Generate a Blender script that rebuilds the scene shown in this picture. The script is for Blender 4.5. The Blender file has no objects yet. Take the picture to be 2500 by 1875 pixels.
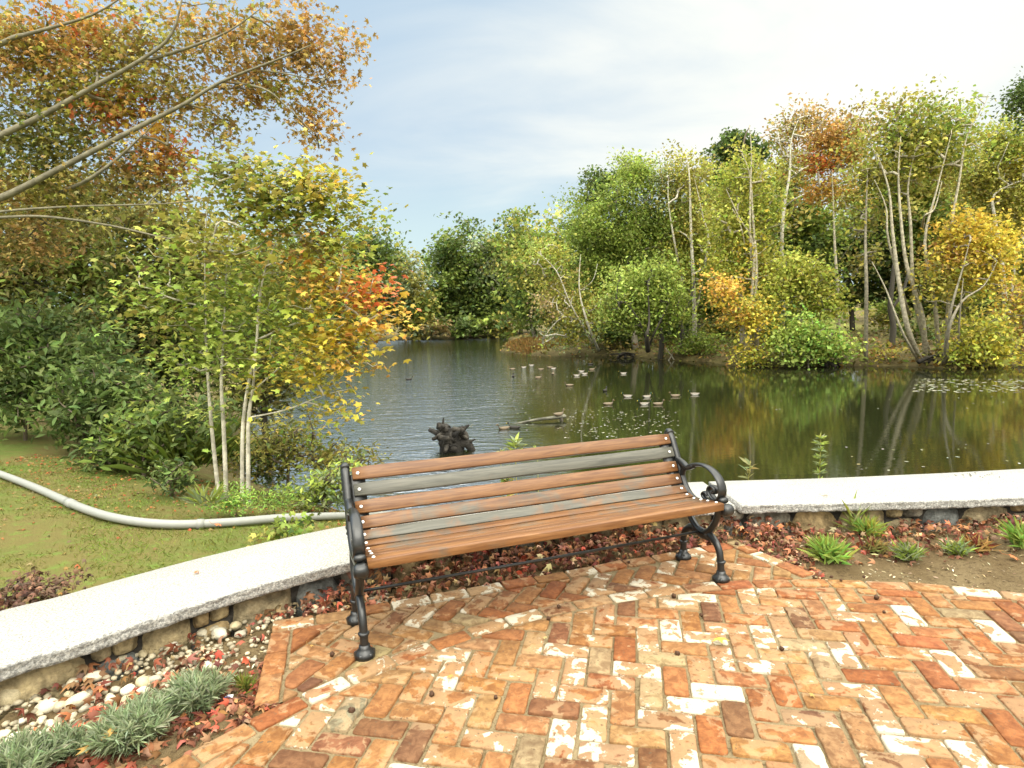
import bpy, math, random
import numpy as np
from mathutils import Vector, noise as mnoise
R = math.radians
rng = np.random.default_rng(7)
random.seed(7)
SC = bpy.context.scene
COL = SC.collection

# ------------------------------------------------------------------ camera
F_PX, PITCH, ROLL, CAM_H = 1500.0, R(6.473), R(-1.54), 1.5
cam_d = bpy.data.cameras.new('camera')
cam = bpy.data.objects.new('camera', cam_d)
COL.objects.link(cam)
cam_d.sensor_fit = 'HORIZONTAL'
cam_d.sensor_width = 36.0
cam_d.lens = F_PX / 2500 * 36.0
cam_d.clip_start = 0.05
cam_d.clip_end = 2000
cam.location = (0, 0, CAM_H)
from mathutils import Matrix
cam.rotation_euler = (Matrix.Rotation(R(90) - PITCH, 3, 'X') @ Matrix.Rotation(ROLL, 3, 'Z')).to_euler()
SC.camera = cam

# ------------------------------------------------------------------ world, sun, exposure
SUN_EL, SUN_AZ = R(50), R(160)          # azimuth clockwise from +Y: high, behind the camera to its right
w = bpy.data.worlds.new("World"); SC.world = w; w.use_nodes = True
nt = w.node_tree; nt.nodes.clear()
def wn(t, **k):
    n = nt.nodes.new(t)
    for a, b in k.items(): setattr(n, a, b)
    return n
out = wn('ShaderNodeOutputWorld'); bg = wn('ShaderNodeBackground')
bg.inputs['Strength'].default_value = 0.07
sky = wn('ShaderNodeTexSky', sky_type='NISHITA'); sky.sun_disc = False
sky.sun_elevation = SUN_EL; sky.sun_rotation = SUN_AZ
sky.air_density = 1.0; sky.dust_density = 1.5; sky.ozone_density = 1.5
tc = wn('ShaderNodeTexCoord'); sep = wn('ShaderNodeSeparateXYZ')
nt.links.new(tc.outputs['Generated'], sep.inputs[0])
def math_(op, a, b=None, clamp=False):
    n = wn('ShaderNodeMath', operation=op); n.use_clamp = clamp
    for i, v in enumerate((a, b)):
        if v is None: continue
        if isinstance(v, (int, float)): n.inputs[i].default_value = v
        else: nt.links.new(v, n.inputs[i])
    return n.outputs[0]
zz = math_('MAXIMUM', sep.outputs['Z'], 0.0)
den = math_('ADD', zz, 0.22)
cx = math_('DIVIDE', sep.outputs['X'], den); cy = math_('DIVIDE', sep.outputs['Y'], den)
comb = wn('ShaderNodeCombineXYZ'); nt.links.new(cx, comb.inputs[0]); nt.links.new(cy, comb.inputs[1])
def cloud_noise(scale, detail, off, rough=.55, dist=.6):
    m = wn('ShaderNodeMapping'); m.inputs['Location'].default_value = off
    m.inputs['Scale'].default_value = (1.0, 1.6, 1.0)
    nt.links.new(comb.outputs[0], m.inputs[0])
    n = wn('ShaderNodeTexNoise'); n.inputs['Scale'].default_value = scale
    n.inputs['Detail'].default_value = detail; n.inputs['Roughness'].default_value = rough
    n.inputs['Distortion'].default_value = dist
    nt.links.new(m.outputs[0], n.inputs['Vector']); return n.outputs['Fac']
n1 = cloud_noise(0.9, 7, (3.1, 1.7, 0)); n2 = cloud_noise(0.45, 4, (7.3, 2.2, 0))
# brighter cloud deck overhead, towards the right (towards the veiled sun) and, added, behind the camera
side = math_('MULTIPLY_ADD', sep.outputs['X'], 0.45); nt.nodes[-1].inputs[2].default_value = 0.0
hgt = math_('MULTIPLY', zz, 0.75)
bias = math_('ADD', math_('ADD', side, hgt), math_('MULTIPLY', math_('MAXIMUM', math_('MULTIPLY', sep.outputs['Y'], -1.0), 0.0), 1.2))
v = math_('ADD', math_('MULTIPLY', n1, 0.9), math_('MULTIPLY', n2, 0.7))
v = math_('ADD', v, bias)
rmp = wn('ShaderNodeMapRange'); rmp.interpolation_type = 'SMOOTHSTEP'
rmp.inputs['From Min'].default_value = 0.84; rmp.inputs['From Max'].default_value = 1.40
nt.links.new(v, rmp.inputs['Value'])
low = wn('ShaderNodeMapRange'); low.interpolation_type = 'SMOOTHSTEP'   # pale air low over the horizon
low.inputs['From Min'].default_value = 0.0; low.inputs['From Max'].default_value = 0.30
low.inputs['To Min'].default_value = 1.0; low.inputs['To Max'].default_value = 0.0
nt.links.new(zz, low.inputs['Value'])
base = wn('ShaderNodeMix', data_type='RGBA'); base.inputs[0].default_value = 0.86   # thin veil over the blue
nt.links.new(sky.outputs[0], base.inputs[6]); base.inputs[7].default_value = (7.0, 9.0, 10.8, 1)
m_low = wn('ShaderNodeMix', data_type='RGBA'); nt.links.new(math_('MULTIPLY', low.outputs[0], 0.85), m_low.inputs[0])
nt.links.new(base.outputs[2], m_low.inputs[6]); m_low.inputs[7].default_value = (9.2, 11.5, 11.0, 1)
m_cl = wn('ShaderNodeMix', data_type='RGBA'); nt.links.new(rmp.outputs[0], m_cl.inputs[0])
nt.links.new(m_low.outputs[2], m_cl.inputs[6]); 
deck = wn('ShaderNodeMapRange'); deck.interpolation_type = 'SMOOTHSTEP'; deck.inputs['From Min'].default_value = .15; deck.inputs['From Max'].default_value = 1.0
nt.links.new(math_('SUBTRACT', math_('MULTIPLY', zz, 0.9), math_('MULTIPLY', sep.outputs['Y'], 0.75)), deck.inputs['Value'])
cl_c = wn('ShaderNodeMix', data_type='RGBA'); nt.links.new(deck.outputs[0], cl_c.inputs[0]); cl_c.inputs[6].default_value = (12.6, 12.6, 11.6, 1); cl_c.inputs[7].default_value = (25, 24.5, 22, 1)  # unseen clouds behind the camera brightened, added to light surfaces facing it
nt.links.new(cl_c.outputs[2], m_cl.inputs[7])
# overcast dome boosted overhead, above the view, so the ripples reflect brighter sky
zen = wn('ShaderNodeMapRange'); zen.interpolation_type = 'SMOOTHSTEP'; zen.inputs['From Min'].default_value = .45; zen.inputs['From Max'].default_value = .66
zen.inputs['To Min'].default_value = 1.0; zen.inputs['To Max'].default_value = 3.0; nt.links.new(zz, zen.inputs['Value'])
zs = wn('ShaderNodeVectorMath', operation='SCALE'); nt.links.new(m_cl.outputs[2], zs.inputs[0]); nt.links.new(zen.outputs[0], zs.inputs['Scale'])
nt.links.new(zs.outputs[0], bg.inputs['Color']); nt.links.new(bg.outputs[0], out.inputs[0])

sun_d = bpy.data.lights.new('sun', 'SUN'); sun = bpy.data.objects.new('sun', sun_d); COL.objects.link(sun)
sun_d.energy = 1.3; sun_d.angle = R(40); sun_d.color = (1.0, 0.95, 0.84)
sun.rotation_euler = (R(90) - SUN_EL, 0, math.pi - SUN_AZ)

vs = SC.view_settings
vs.view_transform = 'Standard'; vs.look = 'None'; vs.exposure = 0.30; vs.gamma = 1; vs.use_curve_mapping = False
SC.render.engine = 'CYCLES'
SC.cycles.use_denoising = True
SC.cycles.max_bounces = 8; SC.cycles.transparent_max_bounces = 4; SC.cycles.caustics_reflective = False
SC.cycles.sample_clamp_indirect = 6

# ------------------------------------------------------------------ a ray of the photograph meets a level or a distance
def ray(x, y):
    X = (x - 1250) / F_PX; Y = (y - 937.5) / F_PX
    cr, sr = math.cos(ROLL), math.sin(ROLL)
    u = X * cr + Y * sr; q = -X * sr + Y * cr
    c, s = math.cos(PITCH), math.sin(PITCH)
    return np.array([u, c - q * s, -s - q * c])
def at(x, y, z):
    d = ray(x, y); t = (z - CAM_H) / d[2]
    return np.array([0, 0, CAM_H]) + t * d
def atY(x, y, Y):
    d = ray(x, y); return np.array([0, 0, CAM_H]) + d * (Y / d[1])

# ------------------------------------------------------------------ object helpers
def tag(o, label=None, cat=None, group=None, kind=None):
    if label: o['label'] = label
    if cat: o['category'] = cat
    if group: o['group'] = group
    if kind: o['kind'] = kind
    return o
def empty(name, loc=(0, 0, 0), rz=0):
    o = bpy.data.objects.new(name, None); COL.objects.link(o)
    o.location = loc; o.rotation_euler = (0, 0, rz); o.empty_display_size = .1
    return o
def mesh_np(name, V, faces_flat, face_sizes, mats, parent=None, cols=None, smooth=False, midx=None, extra=None, loc=None):
    me = bpy.data.meshes.new(name)
    V = np.asarray(V, np.float32); ff = np.asarray(faces_flat, np.int32); fs = np.asarray(face_sizes, np.int32)
    me.vertices.add(len(V)); me.vertices.foreach_set('co', V.ravel())
    me.loops.add(len(ff)); me.loops.foreach_set('vertex_index', ff)
    me.polygons.add(len(fs))
    me.polygons.foreach_set('loop_start', np.concatenate([[0], np.cumsum(fs)[:-1]]).astype(np.int32))
    me.polygons.foreach_set('loop_total', fs)
    if smooth: me.polygons.foreach_set('use_smooth', np.ones(len(fs), bool))
    if midx is not None: me.polygons.foreach_set('material_index', np.asarray(midx, np.int32))
    for m in (mats if isinstance(mats, (list, tuple)) else [mats]): me.materials.append(m)
    if cols is not None:
        a = me.color_attributes.new('col', 'FLOAT_COLOR', 'POINT')
        c = np.ones((len(V), 4), np.float32); c[:, :3] = np.asarray(cols)[:, :3]
        if np.asarray(cols).shape[1] > 3: c[:, 3] = np.asarray(cols)[:, 3]
        a.data.foreach_set('color', c.ravel())
    if extra is not None:
        for k, vals in extra.items():
            a = me.attributes.new(k, 'FLOAT', 'POINT'); a.data.foreach_set('value', np.asarray(vals, np.float32))
    me.update(); me.validate()
    o = bpy.data.objects.new(name, me); COL.objects.link(o)
    if parent is not None: o.parent = parent
    if loc is not None: o.location = loc
    return o
class MB:
    def __init__(s): s.V = []; s.F = []; s.C = []; s.M = []
    def add(s, verts, faces, col=(1, 1, 1), mi=0):
        b = len(s.V); s.V += [tuple(v) for v in verts]
        s.F += [tuple(b + i for i in f) for f in faces]; s.M += [mi] * len(faces)
        s.C += [tuple(col)] * len(verts) if not (len(col) and hasattr(col[0], '__len__')) else [tuple(c) for c in col]
    def build(s, name, mats, parent=None, smooth=False, loc=None):
        return mesh_np(name, s.V, [i for f in s.F for i in f], [len(f) for f in s.F], mats, parent, np.array(s.C), smooth, s.M, loc=loc)
def crom(pts, n=6, closed=False):
    P = [np.array(p, float) for p in pts]; o = []
    for i in range(len(P) - 1):
        p0 = P[max(i - 1, 0)]; p1 = P[i]; p2 = P[i + 1]; p3 = P[min(i + 2, len(P) - 1)]
        for k in range(n):
            t = k / n
            o.append(.5 * (2 * p1 + (p2 - p0) * t + (2 * p0 - 5 * p1 + 4 * p2 - p3) * t * t + (-p0 + 3 * p1 - 3 * p2 + p3) * t ** 3))
    o.append(P[-1]); return o
def tube(mb, pts, rad, n=8, col=(1, 1, 1), ref=None, wide=None, mi=0, cap=True):
    """sweep along pts; rad = per-point radius; with ref the section is an ellipse, half width `wide` along ref"""
    P = [np.array(p, float) for p in pts]; m = len(P)
    rad = [rad] * m if isinstance(rad, (int, float)) else list(rad)
    wide = None if wide is None else ([wide] * m if isinstance(wide, (int, float)) else list(wide))
    vs_, fs_ = [], []
    up = np.array(ref, float) if ref is not None else None
    for i in range(m):
        t = P[min(i + 1, m - 1)] - P[max(i - 1, 0)]; t = t / (np.linalg.norm(t) + 1e-9)
        if up is None:
            up = np.array([0, 0, 1.]) if abs(t[2]) < .9 else np.array([1., 0, 0])
        a = up - t * (up @ t); a /= np.linalg.norm(a) + 1e-9
        b = np.cross(t, a)
        if ref is None: up = a
        wa = rad[i] if wide is None else wide[i]
        for k in range(n):
            th = 2 * math.pi * (k + .5) / n
            vs_.append(P[i] + a * math.cos(th) * wa + b * math.sin(th) * rad[i])
    for i in range(m - 1):
        for k in range(n):
            fs_.append((i * n + k, i * n + (k + 1) % n, (i + 1) * n + (k + 1) % n, (i + 1) * n + k))
    if cap: fs_ += [tuple(range(n))[::-1], tuple((m - 1) * n + k for k in range(n))]
    mb.add(vs_, fs_, col, mi)
def lathe(mb, c, prof, n=12, col=(1, 1, 1), axis='z', mi=0):
    vs_, fs_ = [], []
    for r, h in prof:
        for k in range(n):
            th = 2 * math.pi * k / n
            p = (r * math.cos(th), r * math.sin(th), h) if axis == 'z' else ((h, r * math.cos(th), r * math.sin(th)) if axis == 'x' else (r * math.cos(th), h, r * math.sin(th)))
            vs_.append((c[0] + p[0], c[1] + p[1], c[2] + p[2]))
    m = len(prof)
    for i in range(m - 1):
        for k in range(n): fs_.append((i * n + k, i * n + (k + 1) % n, (i + 1) * n + (k + 1) % n, (i + 1) * n + k))
    fs_ += [tuple(range(n))[::-1], tuple((m - 1) * n + k for k in range(n))]
    mb.add(vs_, fs_, col, mi)
def snoise(x, y, s=1.0, o=0.0):
    return mnoise.fractal(Vector((x * s + o, y * s - o, o * .37)), 1.0, 2.0, 4)

# ------------------------------------------------------------------ materials
def mat(name):
    m = bpy.data.materials.new(name); m.use_nodes = True
    t = m.node_tree; b = t.nodes['Principled BSDF']
    return m, t, b
def N(t, typ, **k):
    n = t.nodes.new(typ)
    for a, v in k.items():
        if a.startswith('i_'): n.inputs[a[2:].replace('_', ' ')].default_value = v
        else: setattr(n, a, v)
    return n
def noise_(t, vec, scale, detail=4, rough=.55, dist=0.0):
    n = N(t, 'ShaderNodeTexNoise'); n.inputs['Scale'].default_value = scale; n.inputs['Detail'].default_value = detail
    n.inputs['Roughness'].default_value = rough; n.inputs['Distortion'].default_value = dist
    if vec is not None: t.links.new(vec, n.inputs['Vector'])
    return n.outputs['Fac']
def ramp(t, fac, lo, hi, a=0.0, b=1.0, smooth=True):
    n = N(t, 'ShaderNodeMapRange'); n.interpolation_type = 'SMOOTHSTEP' if smooth else 'LINEAR'
    for k, v in (('From Min', lo), ('From Max', hi), ('To Min', a), ('To Max', b)): n.inputs[k].default_value = v
    t.links.new(fac, n.inputs['Value']); return n.outputs[0]
def mix(t, fac, a, b, mode='MIX'):
    n = N(t, 'ShaderNodeMix', data_type='RGBA', blend_type=mode)
    for i, v in ((0, fac), (6, a), (7, b)):
        if isinstance(v, (int, float)): n.inputs[i].default_value = v
        elif isinstance(v, tuple): n.inputs[i].default_value = (*v[:3], 1)
        else: t.links.new(v, n.inputs[i])
    return n.outputs[2]
def mth(t, op, a, b=0.0):
    n = N(t, 'ShaderNodeMath', operation=op)
    for i, v in ((0, a), (1, b)):
        if isinstance(v, (int, float)): n.inputs[i].default_value = v
        else: t.links.new(v, n.inputs[i])
    return n.outputs[0]
def bump(t, b, h, strength=.4, dist=.01):
    n = N(t, 'ShaderNodeBump'); n.inputs['Strength'].default_value = strength; n.inputs['Distance'].default_value = dist
    t.links.new(h, n.inputs['Height']); t.links.new(n.outputs[0], b.inputs['Normal'])
def attr(t, name='col'):
    return N(t, 'ShaderNodeAttribute', attribute_name=name)
def objco(t): return N(t, 'ShaderNodeTexCoord').outputs['Object']

def mat_leaf(name, trans=.35, rough=.55, spec=.25):
    m, t, b = mat(name)
    c = attr(t).outputs['Color']
    t.links.new(c, b.inputs['Base Color']); b.inputs['Roughness'].default_value = rough
    b.inputs['Specular IOR Level'].default_value = spec
    tr = N(t, 'ShaderNodeBsdfTranslucent'); t.links.new(c, tr.inputs['Color'])
    mx = N(t, 'ShaderNodeMixShader'); mx.inputs[0].default_value = trans
    t.links.new(b.outputs[0], mx.inputs[1]); t.links.new(tr.outputs[0], mx.inputs[2])
    t.links.new(mx.outputs[0], t.nodes['Material Output'].inputs[0])
    return m
LEAF = mat_leaf('leaf', .40)
DRY = mat_leaf('dry_leaf', .12, .7, .2)
def mat_bark():
    m, t, b = mat('bark'); v = objco(t); c = attr(t).outputs['Color']
    n = noise_(t, v, 9, 5, .6); n2 = noise_(t, v, 40, 3)
    k = mix(t, ramp(t, n, .35, .65), c, (.05, .045, .03), 'MIX')
    k2 = mix(t, .55, c, k); t.links.new(k2, b.inputs['Base Color'])
    b.inputs['Roughness'].default_value = .85; bump(t, b, n2, .5, .01); return m
BARK = mat_bark()
def mat_col(name, rough=.7, spec=.3, nscale=None, namt=.25, bscale=None, bstr=.3, bdist=.004, metal=0):
    m, t, b = mat(name); v = objco(t); c = attr(t).outputs['Color']
    if nscale:
        n = noise_(t, v, nscale, 5, .6)
        c = mix(t, 1.0, c, mix(t, ramp(t, n, .3, .7), (1 - namt,) * 3, (1 + namt,) * 3), 'MULTIPLY')
    t.links.new(c, b.inputs['Base Color']); b.inputs['Roughness'].default_value = rough
    b.inputs['Specular IOR Level'].default_value = spec; b.inputs['Metallic'].default_value = metal
    if bscale: bump(t, b, noise_(t, v, bscale, 4), bstr, bdist)
    return m
PLAIN = mat_col('plain')
STONE = mat_col('field_stone', .9, .2, 14, .55, 36, .9, .02)
PEBBLE = mat_col('pebble_stone', .6, .35, 14, .18, 60, .2, .003)
FEATHER = mat_col('feathers', .6, .2)
WETWOOD = mat_col('dead_wood', .8, .3, 6, .5, 25, .8, .03)

def mat_brick():
    m, t, b = mat('worn_brick'); v = objco(t); A = attr(t); c = A.outputs['Color']; wear = A.outputs['Alpha']
    sd = N(t, 'ShaderNodeAttribute', attribute_name='seed').outputs['Fac']
    off = N(t, 'ShaderNodeCombineXYZ'); t.links.new(mth(t, 'MULTIPLY', sd, 37.0), off.inputs[2])
    t.links.new(mth(t, 'MULTIPLY', sd, 13.0), off.inputs[0])
    va = N(t, 'ShaderNodeVectorMath', operation='ADD'); t.links.new(v, va.inputs[0]); t.links.new(off.outputs[0], va.inputs[1])
    p = va.outputs[0]
    big = noise_(t, p, 11, 3, .5, .8); mid = noise_(t, p, 26, 5, .65, .6); fine = noise_(t, p, 110, 4, .7)
    # warm variation of the fired clay
    c1 = mix(t, ramp(t, mid, .32, .68), mix(t, 1.0, c, (.66, .58, .52), 'MULTIPLY'), mix(t, 1.0, c, (1.18, 1.20, 1.16), 'MULTIPLY'))
    c1 = mix(t, ramp(t, fine, .58, .70, 0, .6), c1, (.12, .06, .03))
    # old lime mortar film left in ragged patches
    s = mth(t, 'ADD', mth(t, 'MULTIPLY', big, .75), mth(t, 'MULTIPLY', mid, .30))
    s = mth(t, 'ADD', s, mth(t, 'MULTIPLY', fine, .10))
    s = mth(t, 'ADD', s, mth(t, 'MULTIPLY', wear, .36))
    rim = N(t, 'ShaderNodeAttribute', attribute_name='rim').outputs['Fac']
    s = mth(t, 'ADD', s, mth(t, 'MULTIPLY', rim, .075))
    thin = ramp(t, s, .72, .78); thick = ramp(t, s, .88, .92)
    c2 = mix(t, mth(t, 'MULTIPLY', thin, .55), c1, (.32, .215, .115))
    c3 = mix(t, mth(t, 'MULTIPLY', thick, .85), c2, (.50, .455, .35))
    c3 = mix(t, ramp(t, noise_(t, p, 60, 3, .6), .64, .68, 0, .85), c3, (.10, .065, .035))
    t.links.new(c3, b.inputs['Base Color']); b.inputs['Roughness'].default_value = .82
    b.inputs['Specular IOR Level'].default_value = .25
    h = mth(t, 'ADD', mth(t, 'MULTIPLY', mid, .6), mth(t, 'ADD', mth(t, 'MULTIPLY', fine, .35), mth(t, 'MULTIPLY', thick, .25)))
    bump(t, b, h, .8, .009); return m
BRICK = mat_brick()
def mat_soil(name, a, b_, c_):
    m, t, b = mat(name); v = objco(t)
    n = noise_(t, v, 3, 6, .65); f = noise_(t, v, 45, 5, .7); g = noise_(t, v, 140, 3, .7)
    c = mix(t, ramp(t, n, .35, .65), a, b_); c = mix(t, ramp(t, f, .52, .66), c, c_)
    c = mix(t, ramp(t, g, .6, .75, 0, .6), c, (.32, .26, .16))
    t.links.new(c, b.inputs['Base Color']); b.inputs['Roughness'].default_value = .95; b.inputs['Specular IOR Level'].default_value = .1
    bump(t, b, mth(t, 'ADD', f, g), .9, .012); return m
SOIL = mat_soil('bed_soil', (.10, .068, .032), (.17, .125, .065), (.065, .042, .022))
SAND = mat_soil('joint_sand', (.20, .15, .08), (.27, .21, .12), (.13, .095, .05))
def mat_granite():
    m, t, b = mat('granite'); v = objco(t)
    f = noise_(t, v, 120, 4, .75); g = noise_(t, v, 55, 4, .7); n = noise_(t, v, 2.2, 4)
    c = mix(t, ramp(t, f, .36, .62), (.15, .145, .125), (.43, .415, .375))
    c = mix(t, ramp(t, g, .60, .68, 0, .7), c, (.17, .16, .14))
    c = mix(t, ramp(t, n, .5, .75, 0, .25), c, (.78, .70, .52))
    t.links.new(c, b.inputs['Base Color']); b.inputs['Roughness'].default_value = .75
    bump(t, b, mth(t, 'ADD', f, g), .5, .005); return m
GRANITE = mat_granite()
def mat_granite_face():
    m, t, b = mat('split_granite'); v = objco(t)
    f = noise_(t, v, 85, 4, .75); g = noise_(t, v, 24, 5, .7)
    c = mix(t, ramp(t, f, .38, .62), (.24, .235, .22), (.62, .60, .55))
    c = mix(t, ramp(t, g, .5, .7, 0, .6), c, (.20, .195, .175))
    t.links.new(c, b.inputs['Base Color']); b.inputs['Roughness'].default_value = .85
    bump(t, b, mth(t, 'ADD', f, mth(t, 'MULTIPLY', g, 2.0)), .9, .02); return m
GRANITE_FACE = mat_granite_face()
def mat_wood():
    m, t, b = mat('bench_wood'); v = objco(t); A = attr(t); c = A.outputs['Color']; grey = A.outputs['Alpha']
    mp = N(t, 'ShaderNodeMapping'); mp.inputs['Scale'].default_value = (1.6, 26, 26); t.links.new(v, mp.inputs[0])
    g = noise_(t, mp.outputs[0], 2.2, 6, .65, .9)
    mp2 = N(t, 'ShaderNodeMapping'); mp2.inputs['Scale'].default_value = (3.0, 120, 120); t.links.new(v, mp2.inputs[0])
    g2 = noise_(t, mp2.outputs[0], 3.0, 4, .6)
    pt = noise_(t, v, 5.5, 4, .6, .4)
    c1 = mix(t, ramp(t, g, .3, .7), mix(t, 1.0, c, (.58, .50, .46), 'MULTIPLY'), mix(t, 1.0, c, (1.2, 1.26, 1.3), 'MULTIPLY'))
    c1 = mix(t, ramp(t, g2, .55, .72, 0, .5), c1, mix(t, 1.0, c, (.42, .34, .30), 'MULTIPLY'))
    gf = ramp(t, mth(t, 'ADD', pt, mth(t, 'MULTIPLY', grey, .5)), .56, .84)
    c2 = mix(t, gf, c1, mix(t, ramp(t, g, .3, .7), (.050, .049, .038), (.105, .100, .078)))
    t.links.new(c2, b.inputs['Base Color']); b.inputs['Roughness'].default_value = .42
    b.inputs['Specular IOR Level'].default_value = .4
    bump(t, b, mth(t, 'ADD', g, mth(t, 'MULTIPLY', g2, .5)), .25, .002); return m
WOOD = mat_wood()
def mat_iron():
    m, t, b = mat('painted_iron'); v = objco(t); n = noise_(t, v, 60, 4)
    c = mix(t, ramp(t, noise_(t, v, 14, 5), .55, .75, 0, .5), (.012, .013, .013), (.05, .05, .045))
    t.links.new(c, b.inputs['Base Color']); b.inputs['Roughness'].default_value = .30
    b.inputs['Specular IOR Level'].default_value = .55; bump(t, b, n, .18, .003); return m
IRON = mat_iron()
def mat_simple(name, c, rough, spec=.4, metal=0):
    m, t, b = mat(name); n = noise_(t, objco(t), 30, 3)
    k = mix(t, n, tuple(x * .85 for x in c), tuple(min(1, x * 1.12) for x in c)); t.links.new(k, b.inputs['Base Color'])
    b.inputs['Roughness'].default_value = rough; b.inputs['Specular IOR Level'].default_value = spec; b.inputs['Metallic'].default_value = metal
    return m
BOLT = mat_simple('zinc_bolt', (.82, .81, .78), .35, .6, .3)
PIPE = mat_simple('grey_pvc', (.27, .275, .25), .5, .35)
def mat_ground():
    m, t, b = mat('grassy_ground'); v = objco(t); A = attr(t)
    far = A.outputs['Alpha']; tint = A.outputs['Color']
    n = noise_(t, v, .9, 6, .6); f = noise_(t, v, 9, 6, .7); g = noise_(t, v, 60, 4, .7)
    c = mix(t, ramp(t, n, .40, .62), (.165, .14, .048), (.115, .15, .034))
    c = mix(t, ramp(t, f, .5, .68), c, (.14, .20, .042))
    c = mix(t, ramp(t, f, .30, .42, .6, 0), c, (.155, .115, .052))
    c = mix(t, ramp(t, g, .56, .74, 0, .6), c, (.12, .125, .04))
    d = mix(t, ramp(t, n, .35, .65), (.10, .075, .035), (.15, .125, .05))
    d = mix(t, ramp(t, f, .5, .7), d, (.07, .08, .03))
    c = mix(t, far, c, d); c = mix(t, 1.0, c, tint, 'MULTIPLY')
    t.links.new(c, b.inputs['Base Color']); b.inputs['Roughness'].default_value = .95; b.inputs['Specular IOR Level'].default_value = .1
    bump(t, b, mth(t, 'ADD', f, g), .8, .03); return m
GROUND = mat_ground()
def mat_water():
    m, t, b = mat('pond_water')
    pos = N(t, 'ShaderNodeNewGeometry').outputs['Position']
    b.inputs['Base Color'].default_value = (.012, .014, .005, 1); b.inputs['Roughness'].default_value = .035
    b.inputs['IOR'].default_value = 1.85; b.inputs['Specular IOR Level'].default_value = .5
    def stretch(sx, sy, rot=0):
        mp = N(t, 'ShaderNodeMapping'); mp.inputs['Scale'].default_value = (sx, sy, 1); mp.inputs['Rotation'].default_value = (0, 0, rot)
        t.links.new(pos, mp.inputs[0]); return mp.outputs[0]
    w1 = noise_(t, stretch(.55, 2.0, R(8)), 1.3, 3, .5, .5)
    w2 = noise_(t, stretch(1.5, 3.5, R(-12)), 3.2, 3, .55, .3)
    # a breeze ruffles the open middle; the water under the right bank stays calm
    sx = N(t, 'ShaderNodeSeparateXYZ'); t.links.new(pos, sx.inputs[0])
    lane = mth(t, 'SUBTRACT', sx.outputs[0], mth(t, 'MULTIPLY', sx.outputs[1], .03))      # lane along the left and middle, for the breeze and the added reflection
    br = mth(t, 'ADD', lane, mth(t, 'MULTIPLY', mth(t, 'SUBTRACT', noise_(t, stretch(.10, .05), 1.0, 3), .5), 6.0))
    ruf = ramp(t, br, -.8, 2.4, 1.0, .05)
    ior = ramp(t, br, -.8, 2.6, 9.0, 1.30); t.links.new(ior, b.inputs['IOR'])  # mirror strength raised by position, so the left water shows brighter sky
    n = N(t, 'ShaderNodeBump'); n.inputs['Distance'].default_value = .05
    t.links.new(mth(t, 'MULTIPLY', ruf, .85), n.inputs['Strength'])
    t.links.new(mth(t, 'ADD', mth(t, 'MULTIPLY', w1, .7), mth(t, 'MULTIPLY', w2, .5)), n.inputs['Height'])
    t.links.new(n.outputs[0], b.inputs['Normal']); return m
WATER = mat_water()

# ================================================================== THE GROUND, THE POND
WZ = -1.2
shore_px = [(983, 831), (1130, 829), (1235, 826), (1262, 842), (1215, 858), (1300, 870), (1394, 871), (1464, 868), (1529, 872), (1647, 881), (1717, 884),
            (1800, 896), (1910, 897), (2023, 896), (2199, 894), (2317, 902), (2434, 897), (2500, 890)]
shore = [tuple(at(x, y, WZ)[:2]) for x, y in shore_px]
pond = [(-4.6, 10.6), (-3.3, 9.2), (-1.6, 7.9), (0, 7.0), (3, 6.7), (8, 7.2), (16, 9), (30, 12), (42, 20), (40, 30)] + shore[::-1] + \
       [(-24, 72), (-22, 55), (-15, 38), (-10, 26), (-7.0, 16.5), (-5.5, 12.6)]
wall_front = [(-2.95, .3), (-2.55, 1.2), (-2.27, 1.85), (-2.002, 2.235), (-1.80, 2.41), (-1.60, 2.62), (-1.305, 2.894), (-.906, 3.173), (-.3, 3.49), (.45, 3.77), (1.0, 3.895), (1.409, 3.945),
              (1.8, 3.95), (2.2, 3.945), (2.8, 3.945), (3.4, 3.966), (4.2, 4.02), (5.4, 4.06)]
WF = np.array([p[:2] for p in crom([(a, b, 0) for a, b in wall_front], 8)])
def poly_sd(P, poly):
    """signed distance (positive outside) of points P (n,2) to a polygon"""
    P = np.asarray(P, float); poly = np.asarray(poly, float); n = len(poly)
    d = np.full(len(P), 1e9); ins = np.zeros(len(P), bool)
    for i in range(n):
        a = poly[i]; b = poly[(i + 1) % n]; e = b - a
        t = np.clip(((P - a) @ e) / (e @ e + 1e-12), 0, 1)
        d = np.minimum(d, np.hypot(*(P - a - t[:, None] * e).T))
        cond = (a[1] > P[:, 1]) != (b[1] > P[:, 1])
        xi = a[0] + (P[:, 1] - a[1]) / (b[1] - a[1] + 1e-12) * (b[0] - a[0])
        ins ^= cond & (P[:, 0] < xi)
    return np.where(ins, -d, d)
front_poly = list(map(tuple, WF)) + [(9, 4.1), (9, -14), (-9, -14), (-3.3, -1)]
def wob(x, y, s, o=0.):
    return (np.sin(x * s + 1.3 + o) * np.cos(y * s * 1.13 + .7 - o) + .5 * np.sin(x * s * 2.3 + y * s * 1.7 + o * 2) + .25 * np.sin(x * s * 5.1 - y * s * 4.3 + o)) / 1.75
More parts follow.
